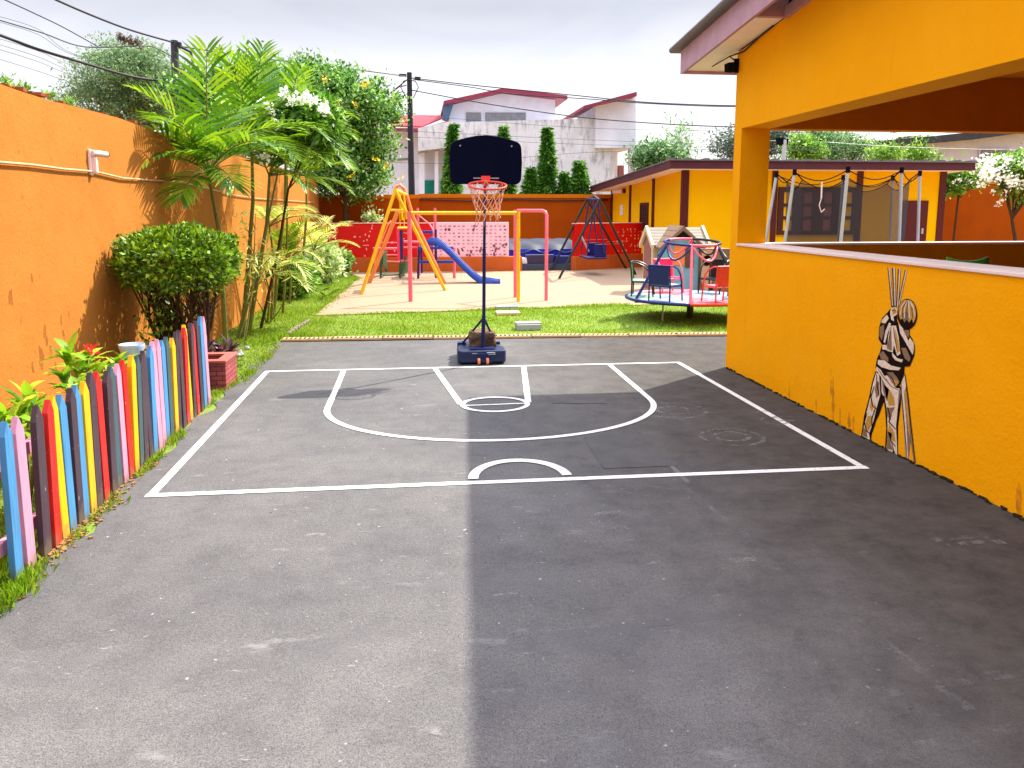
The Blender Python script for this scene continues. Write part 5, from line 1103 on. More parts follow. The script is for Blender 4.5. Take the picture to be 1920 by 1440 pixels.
for (a, b, c, d, lb) in ((205, 222, 240, 246, 'hair thin line under the dark sagging cable, crossing the pale house'), (242, 250, 262, 272, 'hair thin line across the weathered upper wall of the pale house'), (255, 260, 271, 277, 'hair thin line a little lower on the weathered wall'), (302, 306, 286, 280, 'lowest hair thin line in front of the pale house')):
    cable([(700, a, 29), (850, b, 29), (1100, c, 29), (1376, d, 28), (1600, d+4, 28)], .008, lb, 'pole_grey')
cable([(1440, 264, 30), (1540, 266, 30), (1700, 276, 30), (1930, 282, 30)], .014, 'pale thin line seen through the porch before the trees', 'steel')
lp = PY(1471, 262, 26.5); fp = thing('floodlight_mast', (lp.x, lp.y, 0), 'short grey mast with a black lamp head behind the yellow house roof', 'floodlight')
mb = MB(); mb.tube([(lp.x, lp.y, 0), lp], .075, 8); mb.build('shaft', M['steel'], fp); mb = MB(); mb.prism([PY(1461, 258, 26.45), PY(1479, 260, 26.45), PY(1477, 272, 26.45), PY(1464, 270, 26.45)], (0, .3, 0)); mb.build('lamp_head', M['sil_black'], fp)
# ================================================================== VEGETATION
def leaf_mesh(name, P, D, S, mat, parent=None, fold=.0):
    """rhombic leaves: P base points, D length vectors, S side vectors (n x 3 arrays)"""
    n = len(P); off = np.array(root_of(parent).location) if parent else None
    base = np.zeros(3)
    if parent is None: base = np.array([P[:, 0].mean(), P[:, 1].mean(), P[:, 2].min()]); off = base
    N = np.cross(D, S); N /= (np.linalg.norm(N, axis=1, keepdims=True)+1e-9)
    sl = np.linalg.norm(S, axis=1, keepdims=True)
    V = np.empty((n, 4, 3)); V[:, 0] = P; V[:, 1] = P+D*.5+S*.5+N*sl*fold; V[:, 2] = P+D; V[:, 3] = P+D*.5-S*.5+N*sl*fold
    V = (V-off).reshape(-1, 3)
    me = bpy.data.meshes.new(name); me.vertices.add(4*n); me.vertices.foreach_set('co', V.ravel())
    me.loops.add(4*n); me.loops.foreach_set('vertex_index', np.arange(4*n)); me.polygons.add(n)
    me.polygons.foreach_set('loop_start', np.arange(0, 4*n, 4)); me.polygons.foreach_set('loop_total', np.full(n, 4))
    me.materials.append(mat); me.update(calc_edges=True); me.validate()
    o = bpy.data.objects.new(name, me); col.objects.link(o)
    if parent: o.parent = parent
    else: o.location = base
    return o
def rvec(n):
    v = RNG.normal(size=(n, 3)); return v/np.linalg.norm(v, axis=1, keepdims=True)
def clumped(ells, nclump, n, csig, shell=.75, flat_=1.0):
    """leaf positions gathered in clumps spread through a few ellipsoids (cx,cy,cz,rx,ry,rz)"""
    E_ = np.array(ells); wts = E_[:, 3]*E_[:, 4]*E_[:, 5]; idx = RNG.choice(len(E_), nclump, p=wts/wts.sum())
    r = RNG.uniform(shell, 1, (nclump, 1))*np.where(RNG.random((nclump, 1)) < .25, RNG.uniform(.3, 1, (nclump, 1)), 1)
    cc = E_[idx, :3]+rvec(nclump)*r*E_[idx, 3:]
    sz = RNG.uniform(.6, 1.3, nclump); k = RNG.choice(nclump, n, p=sz/sz.sum())
    d = RNG.normal(size=(n, 3))*csig*sz[k][:, None]; d[:, 2] *= flat_
    return cc[k]+d, cc, d
def leaves(name, pos, d, ln, wd, mat, parent, up=.4, droop=0):
    n = len(pos); D = rvec(n)+d/(np.linalg.norm(d, axis=1, keepdims=True)+1e-6)*.6; D[:, 2] += up-droop
    D /= np.linalg.norm(D, axis=1, keepdims=True); L = ln*RNG.uniform(.6, 1.3, (n, 1)); S = np.cross(D, rvec(n)+np.array([0, 0, .8])); S /= np.linalg.norm(S, axis=1, keepdims=True)+1e-9
    return leaf_mesh(name, pos, D*L, S*L*wd, mat, parent, .12)
def tree(name, label, cat, base, ells, nclump, n, csig, ln, mat, trunk_r=.12, wd=.5, bark='bark', group=None, fork=.45, limbs=14, up=.3, droop=0, flat_=1.0, flowers=None, shell=.75):
    t_ = thing(name, base, label, cat, group); base = Vector(base)
    pos, cc, d = clumped(ells, nclump, n, csig, shell, flat_)
    leaves('crown', pos, d, ln, wd, mat, t_, up, droop)
    ctr = Vector(np.average(np.array(ells)[:, :3], axis=0)); fk = base+(ctr-base)*fork
    mb = MB(); mb.tube([base-Vector((0, 0, .1)), base+(fk-base)*.5+Vector((random.uniform(-.05, .05), random.uniform(-.05, .05), 0)), fk], [trunk_r, trunk_r*.8, trunk_r*.65], 10)
    for i in RNG.choice(len(cc), min(limbs, len(cc)), replace=False):
        e = Vector(cc[i]); m_ = fk+(e-fk)*.5+Vector((random.uniform(-.1, .1), random.uniform(-.1, .1), .05))*(e-fk).length*.6
        mb.tube([fk, m_, e], [trunk_r*.45, trunk_r*.28, trunk_r*.08], 6)
    mb.build('trunk', M[bark], t_, smooth='auto')
    if flowers:
        fm, spots, fn, fs, fl = flowers; P = []
        for s in spots: P.append(np.array(s)+RNG.normal(size=(fn, 3))*fs)
        P = np.concatenate(P); leaves('blossom', P, RNG.normal(size=P.shape), fl, .8, M[fm], t_, .3)
    return t_
def V3(px, py, y): return tuple(PY(px, py, y))
# yellow flowering tree behind the red wall
Yt = 20.85
def e_(px, py, y, rx, rz, ry=None): c = PY(px, py, y); k = y/F; return (c.x, c.y, c.z, rx*k, (ry or rx)*k, rz*k)
fy = [V3(a, b, Yt-1.2) for a, b in ((612, 145), (680, 158), (634, 193), (668, 200), (610, 150), (690, 155), (706, 298), (722, 312), (752, 334), (660, 330), (702, 283), (565, 140))]
tree('flowering_tree', 'dense tree with yellow blossoms growing behind the low red wall', 'tree', (PZ(657, 505).x, Yt-.2, 0),
     [e_(640, 200, Yt, 75, 60), e_(690, 245, Yt, 55, 60), e_(690, 320, Yt, 48, 48), e_(600, 170, Yt, 60, 45), e_(560, 190, Yt, 45, 60), e_(650, 300, Yt, 55, 60), e_(715, 190, Yt, 30, 40), e_(610, 300, Yt, 40, 60)], 200, 40000, .15, .11, M['L_tree'], .1, .55, 'bark', fork=.5, limbs=22, flowers=('L_flower_y', fy[:10:1], 10, .045, .075))
# feathery tree left
Ya = 25
tree('feathery_tree', 'wide feathery pale green tree beyond the orange wall, left of the pole', 'tree', (PY(245, 300, Ya).x, Ya, 0),
     [e_(220, 150, Ya, 85, 38), e_(280, 165, Ya, 65, 45), e_(180, 190, Ya, 60, 26), e_(240, 110, Ya, 60, 28), e_(330, 160, Ya, 40, 40), e_(150, 180, Ya, 36, 14), e_(280, 210, Ya, 80, 30), e_(310, 185, Ya, 60, 45), e_(270, 140, Ya, 60, 40)], 340, 36000, .19, .11, M['L_acacia'], .14, .34, 'bark_grey', fork=.75, limbs=40, up=.1, flat_=.5)
c = PY(243, 80, 22); mb = MB()
P = np.array([V3(222+i*.9+random.uniform(-4, 4), 70+i*.28+random.uniform(-5, 5), 17.2) for i in range(48)]); P = np.repeat(P, 8, 0)+RNG.normal(size=(384, 3))*.03
o = leaves('vine_tangle', P, RNG.normal(size=P.shape), .07, .4, leafmat('dry_vine', ['#4a4438', '#7a6e58', '#5a5060'], .1), None, 0); tag(o, 'dry brown vine tangle hanging on the thin cable above the feathery tree', 'vine')
tree('feathery_tree', 'thin wispy tree top rising behind the yellow flowering tree', 'tree', (PY(560, 300, 27).x, 27, 0), [e_(575, 118, 27, 30, 14), e_(530, 110, 27, 26, 22), e_(560, 150, 27, 60, 25), e_(528, 96, 27, 8, 10), e_(588, 104, 27, 14, 8)], 70, 3600, .15, .1, M['L_acacia'], .1, .3, 'bark_grey', fork=.8, limbs=25, flat_=.6)
tree('leafy_tree', 'dark green bushy tree showing over the orange wall behind the palms', 'tree', (PY(420, 300, 15).x, 15, 0), [e_(400, 180, 15, 60, 38), e_(470, 170, 15, 60, 42), e_(355, 190, 15, 34, 24), e_(520, 200, 15, 55, 50), e_(460, 230, 15, 90, 40)], 130, 17000, .16, .12, M['L_tree'], .1, .5, fork=.7)
# columns of foliage in front of the concrete house
for px, ytop, wpx, Yc, lb in ((850, 232, 14, 26.6, 'slim columnar tree left of the backboard'), (948, 236, 15, 27, 'columnar tree peeping above the right half of the backboard'), (1022, 238, 19, 26.4, 'tallest pointed columnar tree right of the backboard'), (991, 315, 19, 26.2, 'short rounded columnar tree between the backboard and the tallest one'), (1054, 323, 15, 26.3, 'narrow short columnar tree between the tallest one and the broad one'), (1087, 303, 23, 26, 'broad columnar tree nearest the yellow house')):
    k = Yc/F; xb = PY(px, 365, Yc).x; zt_ = PY(px, ytop, Yc).z; t_ = thing('columnar_tree', (xb, Yc, 0), lb, 'tree', 'columnar trees along the back wall')
    n = 5200; u = RNG.random(n)**.8; z = .3+(zt_-.3)*u; prof_ = np.sin(np.clip((1-u)*1.9, 0, 1.57))**.8*(1+.12*np.sin(z*5+px)); a = RNG.random(n)*6.283; rr = wpx*k*prof_*np.sqrt(RNG.uniform(.35, 1, n))*RNG.uniform(.8, 1.12, n)
    xs = xb+rr*np.cos(a); xs = xs+.08*np.sin(z*1.1+px); P = np.stack([xs, Yc+rr*np.sin(a), z], 1); d = np.stack([np.cos(a), np.sin(a), -np.ones(n)*.4], 1)
    leaves('crown', P, d, .21, .3, M['L_cypress'], t_, 0, .6); mb = MB(); mb.tube([(xb, Yc, -.1), (xb, Yc, zt_-.1)], [.07, .02], 6); mb.build('trunk', M['bark'], t_)
# trees far right and centre
tree('far_tree', 'round green tree between the pale house tower and the yellow house', 'tree', (PY(1235, 330, 33).x, 33, 0), [e_(1230, 298, 33, 34, 20), e_(1262, 300, 33, 26, 14), e_(1205, 305, 33, 18, 16)], 60, 5000, .22, .17, M['L_far'], .12, .5)
tree('bamboo', 'slender pale bamboo stalks left of the amber pillar', 'bamboo', (PY(1274, 330, 36).x, 36, 0), [e_(1272, 258, 36, 12, 16), e_(1282, 290, 36, 16, 14), e_(1262, 275, 36, 10, 16)], 26, 620, .3, .3, M['L_far'], .05, .18, limbs=20, fork=.6)
tree('far_tree', 'dark drooping tree split by the amber pillar', 'tree', (PY(1400, 330, 36).x, 36, 0), [e_(1368, 275, 36, 34, 18), e_(1410, 265, 36, 40, 26), e_(1455, 262, 36, 30, 24)], 90, 7000, .25, .2, leafmat('dark_far_leaf', ['#2a3e34', '#48604c', '#7a8c74'], .2), .15, .3, droop=.5)
tree('far_tree', 'bright green tree behind the yellow house roof near the lamp mast', 'tree', (PY(1500, 320, 30).x, 30, 0), [e_(1502, 280, 30, 22, 14), e_(1520, 285, 30, 20, 12)], 40, 3200, .16, .15, M['L_shrub'], .08)
tree('far_tree', 'grey green airy tree in the middle of the porch view', 'tree', (PY(1550, 320, 34).x, 34, 0), [e_(1550, 262, 34, 38, 18), e_(1590, 275, 34, 34, 18), e_(1620, 285, 34, 26, 12), e_(1550, 285, 34, 40, 12)], 90, 6000, .22, .17, M['L_far'], .12, .4)
tree('far_tree', 'low yellow green bush in front of the old grey house', 'tree', (PY(1715, 320, 31).x, 31, 0), [e_(1716, 286, 31, 18, 11), e_(1665, 290, 31, 26, 8), e_(1740, 295, 31, 16, 6)], 36, 2400, .16, .2, M['L_shrub'], .06, .3)
tree('far_tree', 'thin twiggy tree showing over the pale roof of the old house', 'tree', (PY(1700, 300, 52).x, 52, 0), [e_(1705, 247, 52, 26, 5), e_(1690, 250, 52, 12, 5)], 24, 700, .35, .3, M['L_far'], .1, .3)
# white flowering tree right
Yw = 18.5
tree('white_flower_tree', 'small tree covered in white blossom leaning at the right edge', 'tree', (PY(1918, 470, Yw).x, Yw, 0), [e_(1880, 318, Yw, 48, 18), e_(1925, 318, Yw, 50, 32), e_(1840, 335, Yw, 18, 9), e_(1888, 365, Yw, 12, 22), e_(1866, 374, Yw, 9, 12), e_(1915, 360, Yw, 20, 24)], 110, 8000, .09, .11, M['L_shrub'], .06, .5, limbs=12, fork=.6,
     flowers=('L_flower_w', [V3(1828+RNG.uniform(0, 110), 296+RNG.uniform(0, 52), Yw-RNG.uniform(.2, .8)) for _ in range(84)]+[V3(a, b, Yw-.3) for a, b in ((1862, 362), (1880, 366), (1872, 384), (1895, 352), (1905, 340), (1892, 310))], 9, .05, .085))
tree('shrub', 'dark leafy shrub at the right end of the yellow house', 'shrub', (PY(1795, 345, 20).x, 20, 0), [e_(1796, 330, 20, 22, 10), e_(1815, 336, 20, 18, 8), e_(1790, 350, 20, 16, 10)], 40, 3600, .1, .14, M['L_shrub'], .04, limbs=4, fork=.85, flowers=('L_flower_w', [V3(1800, 336, 19.6), V3(1815, 340, 19.6), V3(1790, 342, 19.6)], 14, .06, .06))

# clipped bush behind the fence
bx, by = -2.02, 6.92
bt = thing('clipped_bush', (bx, by, 0), 'broad clipped bush with a flat bright green top on dark stems', 'bush')
n = 15000; a = RNG.random(n)*6.283; ph_ = np.arccos(1-2*RNG.random(n)); dirs = np.stack([np.sin(ph_)*np.cos(a), np.sin(ph_)*np.sin(a), np.cos(ph_)], 1)
sup = (np.abs(dirs[:, 0])**2.6+np.abs(dirs[:, 1])**2.6+np.abs(dirs[:, 2])**2.6)**(-1/2.6); lump = 1+.05*np.sin(dirs[:, 0]*9+1)+.06*np.sin(dirs[:, 1]*11)+.05*np.sin(dirs[:, 2]*13+a*2)
P = dirs*(RNG.uniform(.6, 1.0, n)**.5*sup*lump)[:, None]
# flat clipped top, sides narrowing down to ragged, half bare twigs
P *= np.array([.44, .56, .27]); low = np.clip(-P[:, 2]/.27, 0, 1); skirt = (RNG.random(n) < .5)*low; P[:, 2] -= skirt*RNG.uniform(0, .42, n); dep = np.clip(-(P[:, 2]+.1)/.55, 0, 1)
sh_ = 1-.62*dep; P[:, 0] *= sh_; P[:, 1] *= sh_; keep = RNG.random(n) > np.clip(dep*2.9, 0, .9); P = P[keep]; dd = dirs[keep]; P += RNG.normal(size=P.shape)*.014+np.array([bx, by, 1.165])
leaves('crown', P, dd, .047, .52, M['L_bush'], bt, .35)
P2 = np.concatenate([np.array([[bx-.12, by-.36, .52]])+RNG.normal(size=(90, 3))*np.array([.07, .05, .12]), np.array([[bx-.1, by-.26, .72]])+RNG.normal(size=(120, 3))*np.array([.1, .08, .1]), np.array([[bx-.1, by+.3, .66]])+RNG.normal(size=(160, 3))*.12]); leaves('low_leaves', P2, RNG.normal(size=P2.shape), .05, .5, M['L_bush'], bt)
mb = MB(); rnd = random.Random(9)
for k in range(30):
    s0 = Vector((bx+rnd.uniform(-.08, .08), by+rnd.uniform(-.14, .14), -.02)); tp = Vector((bx+rnd.uniform(-.32, .32), by+rnd.uniform(-.45, .45), rnd.uniform(.95, 1.3))); md = s0+(tp-s0)*.45+Vector((rnd.uniform(-.06, .06), rnd.uniform(-.08, .08), 0))
    mb.tube([s0, md, tp], [.022, .013, .005], 7)
    for q in range(6):
        b0_ = md+(tp-md)*rnd.uniform(.0, .7); mb.tube([b0_, b0_+Vector((rnd.uniform(-.15, .15), rnd.uniform(-.2, .2), rnd.uniform(.1, .3)))], [.008, .003], 5)
mb.build('stem', M['bark'], bt, smooth='auto')

# palms
def frond(rach, leafs, base, az_, el, L, droop, ll, pairs=20, lw=.034, twist=0, hang=.2):
    """one feather leaf: curved midrib tube + leaflet strips"""
    d = Vector((math.cos(az_)*math.cos(el), math.sin(az_)*math.cos(el), math.sin(el))); p = Vector(base); pts = [p.copy()]; n = 18; ds = []
    side = Vector((-math.sin(az_), math.cos(az_), 0))
    for i in range(n):
        ds.append(d.copy()); p = p+d*(L/n); pts.append(p.copy()); ax = side
        d = (Matrix.Rotation(droop/n*(.5+i/n), 3, ax) @ d).normalized()
    ds.append(d); rach.tube(pts, [.011*(1-.85*i/n)+.001 for i in range(n+1)], 5)
    for j in range(pairs):
        u = .16+.84*j/(pairs-1); f_ = u*n; i = min(int(f_), n-1); q = pts[i]+(pts[i+1]-pts[i])*(f_-i); t_ = ds[i]
        l = ll*(math.sin(math.pi*(.12+.80*u))**.6)*random.uniform(.88, 1.08)
        nrm = t_.cross(side).normalized(); nrm = -nrm if nrm.z < 0 else nrm
        for s in (-1, 1):
            if random.random() < .04: continue
            ang = R(66-34*u); dl = (t_*math.cos(ang)+side*s*math.sin(ang)+nrm*.22).normalized(); w_ = lw*(1-.3*u); a = q.copy(); vs = []; dcur = dl.copy()
            for k, (fw) in enumerate((.35, 1, .8, .06)):
                sd = (t_-dcur*t_.dot(dcur)).normalized()*w_*fw*.5; vs += [a+sd, a-sd]; a = a+dcur*(l/3); dcur = (dcur+Vector((0, 0, -hang*random.uniform(.6, 1.3)))).normalized()
            leafs.add(vs, [(0, 1, 3, 2), (2, 3, 5, 4), (4, 5, 7, 6)])
def palm(label, base, crown, fronds, ll, group='areca palms along the orange wall', mat='L_palm', stems=1, lw=.034, pairs=20, stem_r=.026, sub=None):
    t_ = thing('palm', base, label, 'palm', group); b = Vector(base); c = Vector(crown); mb = MB()
    mb.tube([b-Vector((0, 0, .05)), b+(c-b)*.35+Vector((.04, -.05, 0)), b+(c-b)*.7+Vector((.05, 0, 0)), c], [stem_r*1.3, stem_r, stem_r*.85, stem_r*.6], 8)
    for k in range(stems):
        bb_ = b+Vector((random.uniform(-.12, .12), random.uniform(-.25, .25), -.05)); tt = c+Vector((random.uniform(-.2, .3), random.uniform(-.5, .5), random.uniform(-.5, -.0))); mb.tube([bb_, bb_+(tt-bb_)*.5+Vector((.03, 0, 0)), tt], [stem_r*.8, stem_r*.6, stem_r*.4], 7)
    mb.build('trunk', M['palm_stem'], t_, smooth='auto'); lf = MB(); ra = MB()
    for (az_, el, L, dr, *rest) in fronds: frond(ra, lf, c if not rest else rest[0], R(az_), R(el), L, R(dr), ll, pairs, lw)
    lf.build('frond_leaves', M[mat], t_, recalc=False); ra.build('frond_midrib', M['palm_stem'], t_, recalc=False, smooth=True)
c1 = V3(390, 322, 8.6)
palm('palm with the big bright frond nearest the camera, behind the clipped bush', (-2.2, 9.1, 0), c1, [(-70, 76, 1.25, 22), (-98, 50, 1.15, 75), (-112, 22, 1.0, 55), (-128, 48, 1.0, 80), (-38, 38, 1.1, 70), (0, 55, 1.1, 80), (70, 65, 1.15, 60), (100, 45, 1.1, 70), (-55, 12, .7, 70), (-100, -5, .7, 50), (40, 40, 1.0, 80), (-150, 70, 1.0, 50)], .46, stems=0, lw=.045, pairs=18)
c2 = V3(472, 262, 9.8)
palm('tallest slender palm whose fronds reach above the wall beside the pole', (-2.2, 9.9, 0), c2, [(-100, 68, 1.05, 35), (-60, 74, 1.1, 30), (85, 70, 1.1, 40), (20, 62, 1.0, 60), (-20, 30, 1.0, 75), (-118, 42, .95, 70), (130, 60, 1.0, 60), (-75, 20, .9, 70), (-40, 5, .8, 60), (50, 30, .9, 80)], .42, stems=1, lw=.042, pairs=18)
c3 = V3(536, 268, 11.2)
palm('palm with drooping fronds right of the white blossom', (-2.2, 12, 0), c3, [(-12, 40, 1.05, 95), (-45, 30, 1.1, 85), (15, 55, 1.1, 85), (-75, 50, 1.1, 75), (60, 60, 1.1, 60), (-25, 5, 1.0, 60), (8, 0, .95, 50), (-60, 72, 1.1, 40), (-95, 30, .9, 70), (100, 50, 1.0, 60)], .42, stems=1, lw=.042, pairs=18)
c3b = V3(505, 330, 10.4)
palm('shorter green palm filling the gap under the white blossom', (-2.25, 10.5, 0), c3b, [(-20, 45, .9, 90), (-60, 55, .95, 70), (20, 50, .9, 80), (-100, 45, .9, 80), (-45, 15, .8, 70), (60, 60, .9, 60), (-5, 10, .8, 60)], .38, stems=0, lw=.04, pairs=18)
c4 = V3(574, 335, 15.0)
palm('small thin palm farthest along the orange wall', (-2.3, 15.4, 0), c4, [(-20, 40, 1.0, 80), (-60, 50, 1.0, 80), (20, 60, 1.0, 70), (-100, 40, 1.0, 80), (-5, 5, .9, 60), (80, 50, .9, 80)], .40, stems=0, pairs=18, lw=.042)
palm('low young palm with pale arching fronds on the grass strip', (-2.15, 11.3, 0), V3(498, 520, 11.0), [(-12, 62, .95, 120), (-40, 50, .95, 120), (12, 40, .85, 100), (-70, 60, .9, 110), (-25, 20, .7, 80)], .3, mat='L_palm_dry', stems=3, stem_r=.014, lw=.03, pairs=18)
palm('pale yellow palm sprout halfway up the slender stems', (-2.15, 11.6, 0), V3(505, 425, 11.3), [(-10, 30, .95, 80), (-35, 45, .8, 90), (25, 50, .7, 80), (-80, 50, .7, 80)], .3, mat='L_palm_dry', stems=0, stem_r=.018, lw=.03, pairs=18)
palm('short palm clump just left of the red wall', (-2.2, 17.2, 0), V3(588, 470, 17.0), [(-20, 60, 1.0, 70), (-60, 50, 1.0, 80), (20, 60, 1.0, 60), (-100, 60, 1.0, 60), (0, 30, .9, 60), (60, 70, .9, 50)], .36, mat='L_palm_dry', stems=2, stem_r=.018, pairs=16, lw=.036)
palm('low palm tuft in the middle of the strip before the thin stem', (-2.2, 13.6, 0), V3(538, 490, 13.4), [(-30, 75, .85, 40), (-70, 70, .8, 50), (20, 65, .8, 60), (-100, 65, .8, 60), (0, 45, .8, 70)], .28, stems=2, stem_r=.016, pairs=16)
# twiggy yellowish stems between the palms
P = []; mb = MB(); tw = thing('twiggy_shrub', (-2.15, 9.7, 0), 'twiggy yellow leaved shrub among the palm stems', 'shrub')
for k in range(5):
    s0 = Vector((-2.15+random.uniform(-.1, .1), 9.6+random.uniform(-.5, .5), 0)); e = s0+Vector((random.uniform(-.1, .45), random.uniform(-.6, .6), random.uniform(.9, 1.7))); md = s0+(e-s0)*.5+Vector((.04, 0, 0)); mb.tube([s0, md, e], [.010, .007, .003], 5)
    for q in range(5):
        b_ = md+(e-md)*random.random(); t_ = b_+Vector((random.uniform(-.2, .2), random.uniform(-.2, .2), random.uniform(.0, .25))); mb.tube([b_, t_], [.006, .003], 4); P.append(np.array(t_)+RNG.normal(size=(9, 3))*.07)
mb.build('stem', M['palm_stem'], tw); P = np.concatenate(P); leaves('leaf', P, RNG.normal(size=P.shape), .13, .16, M['L_palm_dry'], tw, -.1)
# white blossom shrub on tall stems
Yf = 10.6
tree('white_blossom_shrub', 'tall shrub topped with round white flower heads among the palms', 'shrub', (-2.15, 10.7, 0), [e_(575, 232, Yf, 44, 34), e_(520, 225, Yf, 34, 26), e_(600, 258, Yf, 24, 24)], 70, 5600, .09, .15, M['L_shrub'], .022, .28, limbs=5, fork=.7, droop=.5,
     flowers=('L_flower_w', [V3(a, b, 9.75) for a, b in ((533, 176), (494, 192), (506, 206), (480, 205), (546, 192), (566, 188), (576, 184), (588, 190), (604, 202), (610, 208), (500, 297), (522, 232))], 30, .026, .055))
# round shrubs at the end of the strip
tree('shrub', 'round shrub with mixed pale and dark leaves before the red wall', 'shrub', (-1.98, 17.4, 0), [e_(597, 490, 17.4, 34, 32), e_(575, 505, 17, 20, 28)], 70, 4500, .1, .11, M['L_variegated'], .04, .5, limbs=12)
tree('shrub', 'small dark shrub at the foot of the red wall corner', 'shrub', (-1.88, 18.9, 0), [e_(634, 495, 18.9, 16, 18)], 24, 1500, .09, .11, M['L_tree'], .03, .5, limbs=8)
tree('shrub', 'dense low shrub under the palms in the middle of the strip', 'shrub', (-2.15, 14.4, 0), [e_(556, 525, 14.4, 26, 30)], 40, 2600, .09, .14, M['L_shrub'], .03, .25, limbs=10)
tree('shrub', 'small shrub growing at the tree foot behind the red wall', 'shrub', (PY(693, 430, 20.75).x, 20.75, 0), [e_(696, 412, 20.75, 10, 10)], 12, 500, .09, .12, M['L_variegated'], .03, .5, limbs=6)
# purple leaved plant near the planter
def rosette(name, label, base, heads, ln, wd, mat, cat='plant', n=14, flowers=None, stem='palm_stem', group=None):
    t_ = thing(name, base, label, cat, group); lf = MB(); st = MB()
    for h in heads:
        h = Vector(h); st.tube([Vector(base)-Vector((0, 0, .03)), (Vector(base)+h)/2+Vector((random.uniform(-.04, .04), random.uniform(-.04, .04), 0)), h], [.012, .01, .007], 6)
        for k in range(n):
            a = k*2.4+random.uniform(-.3, .3); el = R(random.uniform(5, 75)); d = Vector((math.cos(a)*math.cos(el), math.sin(a)*math.cos(el), math.sin(el))); L = ln*random.uniform(.6, 1.1); sd = d.cross(Vector((0, 0, 1))).normalized(); p = h-Vector((0, 0, random.uniform(0, .12))); vs = []; N_ = sd.cross(d)
            for i, fw in enumerate((.15, .8, 1, .7, .05)):
                s = sd*wd*fw*.5; vs += [p+s+N_*wd*.12*fw, p, p-s+N_*wd*.12*fw]; p = p+d*(L/4); d = (d+Vector((0, 0, -.22))).normalized()
            lf.add(vs, [q for i in range(4) for q in ((i*3, i*3+1, i*3+4, i*3+3), (i*3+1, i*3+2, i*3+5, i*3+4))])
    lf.build('leaf', M[mat], t_, recalc=False, smooth=True); st.build('stem', M[stem], t_, smooth=True)
    if flowers:
        P = np.concatenate([np.array(f)+RNG.normal(size=(26, 3))*.018 for f in flowers]); leaves('flower', P, RNG.normal(size=P.shape), .035, .5, M['L_flower_r'], t_)
rosette('purple_plant', 'low dark purple leaved plant beside the planter', (-2.0, 8.0, 0), [(-2.0, 8.0, .2), (-1.92, 8.1, .16), (-2.08, 7.9, .24), (-1.95, 7.85, .14)], .2, .05, 'L_purple', n=16)
g_ = 'leafy plants behind the picket fence'
rosette('leafy_plant', 'bright green plant with upright pointed leaves behind the third picket', (-2.08, 4.2, 0), [PX(52, 735, -2.08), PX(48, 760, -2.05), PX(62, 750, -2.1)], .17, .055, 'L_croton', n=13, group=g_)
rosette('leafy_plant', 'taller yellowish plant with a red flower behind the fence middle', (-2.1, 4.95, 0), [PX(128, 660, -2.1), PX(165, 665, -2.1), PX(150, 690, -2.1), PX(120, 700, -2.1), PX(178, 700, -2.05), PX(140, 715, -2.0)], .17, .055, 'L_croton', n=13, group=g_, flowers=[PX(168, 655, -2.08)])
rosette('leafy_plant', 'small green plant behind the pink and red pickets, right of the red flower', (-2.1, 5.5, 0), [PX(222, 672, -2.1), PX(208, 690, -2.1), PX(238, 668, -2.12)], .16, .05, 'L_croton', n=14, group=g_)
rosette('leafy_plant', 'leftmost plant, low and lime green, behind the blue picket', (-2.1, 3.75, 0), [PX(8, 775, -2.1), PX(-10, 790, -2.1), PX(25, 790, -2.05)], .18, .06, 'L_croton', n=14, group=g_)
for i, (px, py, s, lb) in enumerate(((12, 156, .09, 'tuft of weeds on the wall top at the left edge of the photo'), (46, 162, .06, 'small weed on the wall top, second from the left'), (90, 178, .06, 'small weed on the rough wall top near the thin spike'), (128, 186, .07, 'weeds on the wall top below the feathery tree'))):
    q = PX(px, py, -2.58); q.z = 2.38; P = np.array(q)+RNG.normal(size=(110, 3))*np.array([.02, s*.4, .015])+np.array([0, 0, s*.25]); o = leaves('weed', P, RNG.normal(size=P.shape), .035, .35, M['L_shrub'], None, .6); tag(o, lb, 'weed', 'weeds on the wall top')
mb = MB(); q = PX(250, 690, -2.1); mb.lathe((q.x, q.y, 0), [(.06, 0), (.08, .57), (.09, .6), (.088, .62), (.075, .6)], 20); tag(mb.build('plastic_tub', paint('pale_blue_tub', '#a8c0d4', .5), smooth='auto'), 'pale blue grey tub rim showing just behind the fence', 'tub')
mb = MB()
for k in range(9): mb.lathe((-2.15+random.uniform(-.2, .35), 8.9+random.uniform(-.35, .35), -.01), [(.01, 0), (.03, .01), (.035, .025), (.02, .045), (.004, .05)], 7)
tag(mb.build('pebbles', M['concrete']), 'scatter of pale pebbles in the grass under the palms', 'pebbles', kind='stuff')
mb = MB(); pts = [PZ(540, 628), PZ(556, 616), PZ(572, 607), PZ(580, 602)]
for a, b in zip(pts, pts[1:]):
    for k in range(3):
        p = a+(b-a)*((k+.5)/3); mb.box(p+Vector((0, 0, .01)), (.05, (b-a).length/3*.85, .04), math.atan2((b-a).y, (b-a).x)-math.pi/2+random.uniform(-.1, .1))
tag(mb.build('edging', plaster('dull_edging', '#8a8272', .8, '#5a5446', .6), bevel=.008), 'pale stone edging between the grass strip and the lawn', 'edging')

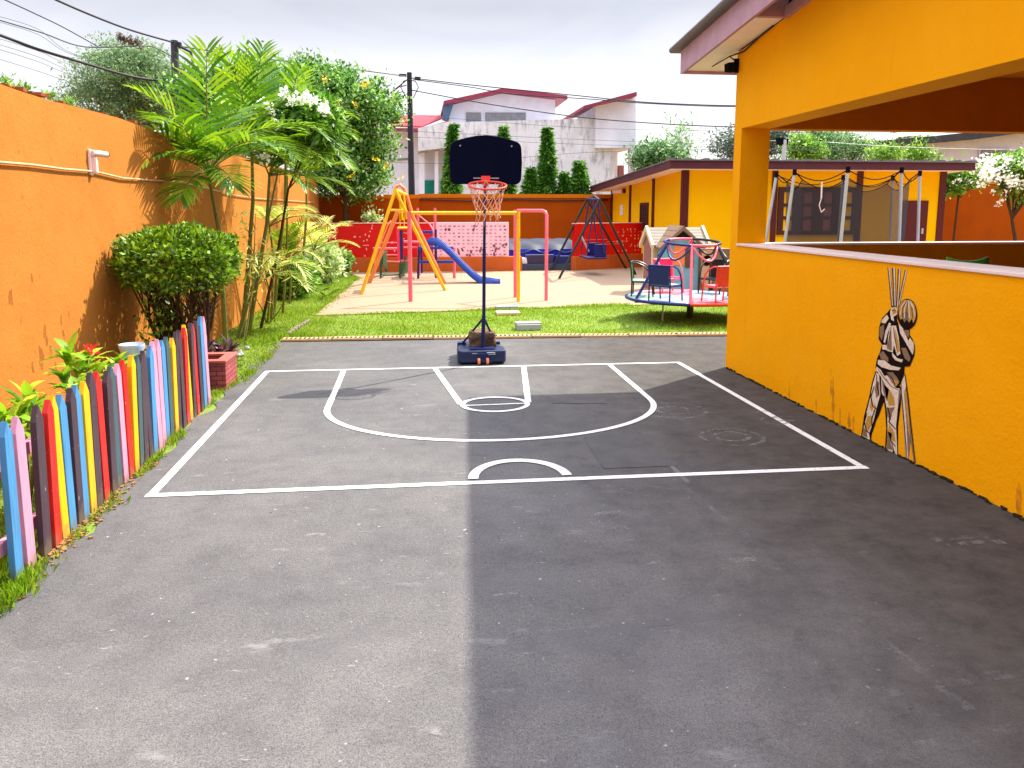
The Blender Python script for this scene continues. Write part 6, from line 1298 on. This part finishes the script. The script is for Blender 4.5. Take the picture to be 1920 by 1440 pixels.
# grass blades over the lawn
def inpoly(x, y, poly):
    c = np.zeros(len(x), bool); n = len(poly)
    for i in range(n):
        (x1_, y1_), (x2_, y2_) = poly[i], poly[(i+1) % n]
        hit = ((y1_ > y) != (y2_ > y)) & (x < (x2_-x1_)*(y-y1_)/((y2_-y1_)+1e-12)+x1_); c ^= hit
    return c
def scatter(n, x0_, x1_, y0_, y1_, poly):
    x = RNG.uniform(x0_, x1_, n); y = RNG.uniform(y0_, y1_, n); k = inpoly(x, y, poly); return np.stack([x[k], y[k]], 1)
A = [scatter(60000, -2.5, 6, 9.3, 13.2, LAWN), scatter(26000, -2.5, -1.2, 7.2, 20.2, LAWN), scatter(16000, -2.5, -1.78, 2.2, 7.4, LAWN)]
hs = [np.full(len(A[0]), .036), np.full(len(A[1]), .045), np.full(len(A[2]), .07)]
# tufts along the fence foot and asphalt edge
tf = []
for px, py, nn, sp in ((40, 1100, 260, .07), (20, 1130, 160, .06), (205, 950, 60, .06), (290, 862, 160, .05), (330, 825, 200, .05), (270, 885, 60, .04), (410, 735, 240, .06), (430, 725, 160, .06), (395, 755, 120, .05), (150, 1000, 40, .05), (470, 700, 200, .05), (500, 672, 160, .05)):
    c = PZ(px, py); tf.append(np.array([c.x, c.y])+RNG.normal(size=(nn, 2))*np.array([sp*.45, sp*1.6]))
for (xa, ya), (xb, yb), nn in (((-1.567, 11.94), (3.55, 12.62), 2600), ((-1.567, 11.94), (-1.37, 18.7), 1500), ((-1.5, 9.84), (3.6, 9.54), 1500)):
    u = RNG.random(nn); tf.append(np.stack([xa+(xb-xa)*u, ya+(yb-ya)*u], 1)+RNG.normal(size=(nn, 2))*.04*(.5+np.abs(np.sin(u*37)+np.sin(u*91)))[:, None])
A.append(np.concatenate(tf)); hs.append(np.full(len(A[-1]), .05))
A = np.concatenate(A); hh = np.concatenate(hs); n = len(A)
ptc = .75+.5*np.sin(A[:, 0]*2.3+1.3*np.sin(A[:, 1]*1.7))*np.sin(A[:, 1]*2.9+A[:, 0]); hh = hh*np.clip(ptc, .45, 1.3)*RNG.uniform(.6, 1.4, n)
ok = ~((A[:, 1] > 9.3) & (A[:, 1] < 9.8) & (A[:, 0] > -1.7) & (A[:, 1] < 9.79-.055*(A[:, 0]+1.65)))
A, hh = A[ok], hh[ok]; n = len(A)
P = np.concatenate([A, np.full((n, 1), -.005)], 1); D = rvec(n)*.55; D[:, 2] = np.abs(D[:, 2])*.4+.8; D *= hh[:, None]; S = np.cross(D, rvec(n)); S = S/(np.linalg.norm(S, axis=1, keepdims=True)+1e-9)*RNG.uniform(.006, .012, (n, 1))
o = leaf_mesh('grass', P, D, S, M['L_grass']); tag(o, 'bright green lawn grass', 'grass', kind='stuff'); o['label'] = 'short bright green grass of the lawn and the fence strip'
# dry sand and litter spilling along the fence foot
mb = MB()
for k in range(420):
    y = random.uniform(2.9, 5.2); q = random.uniform(.005, .018); mb.box((-1.735+abs(random.gauss(0, .035)), y, q*.2), (q, q*random.uniform(.7, 1.4), q*.7), random.uniform(0, 3))
tag(mb.build('loose_soil', M['soil']), 'crumbs of dry soil along the picket fence foot', 'soil', kind='stuff')
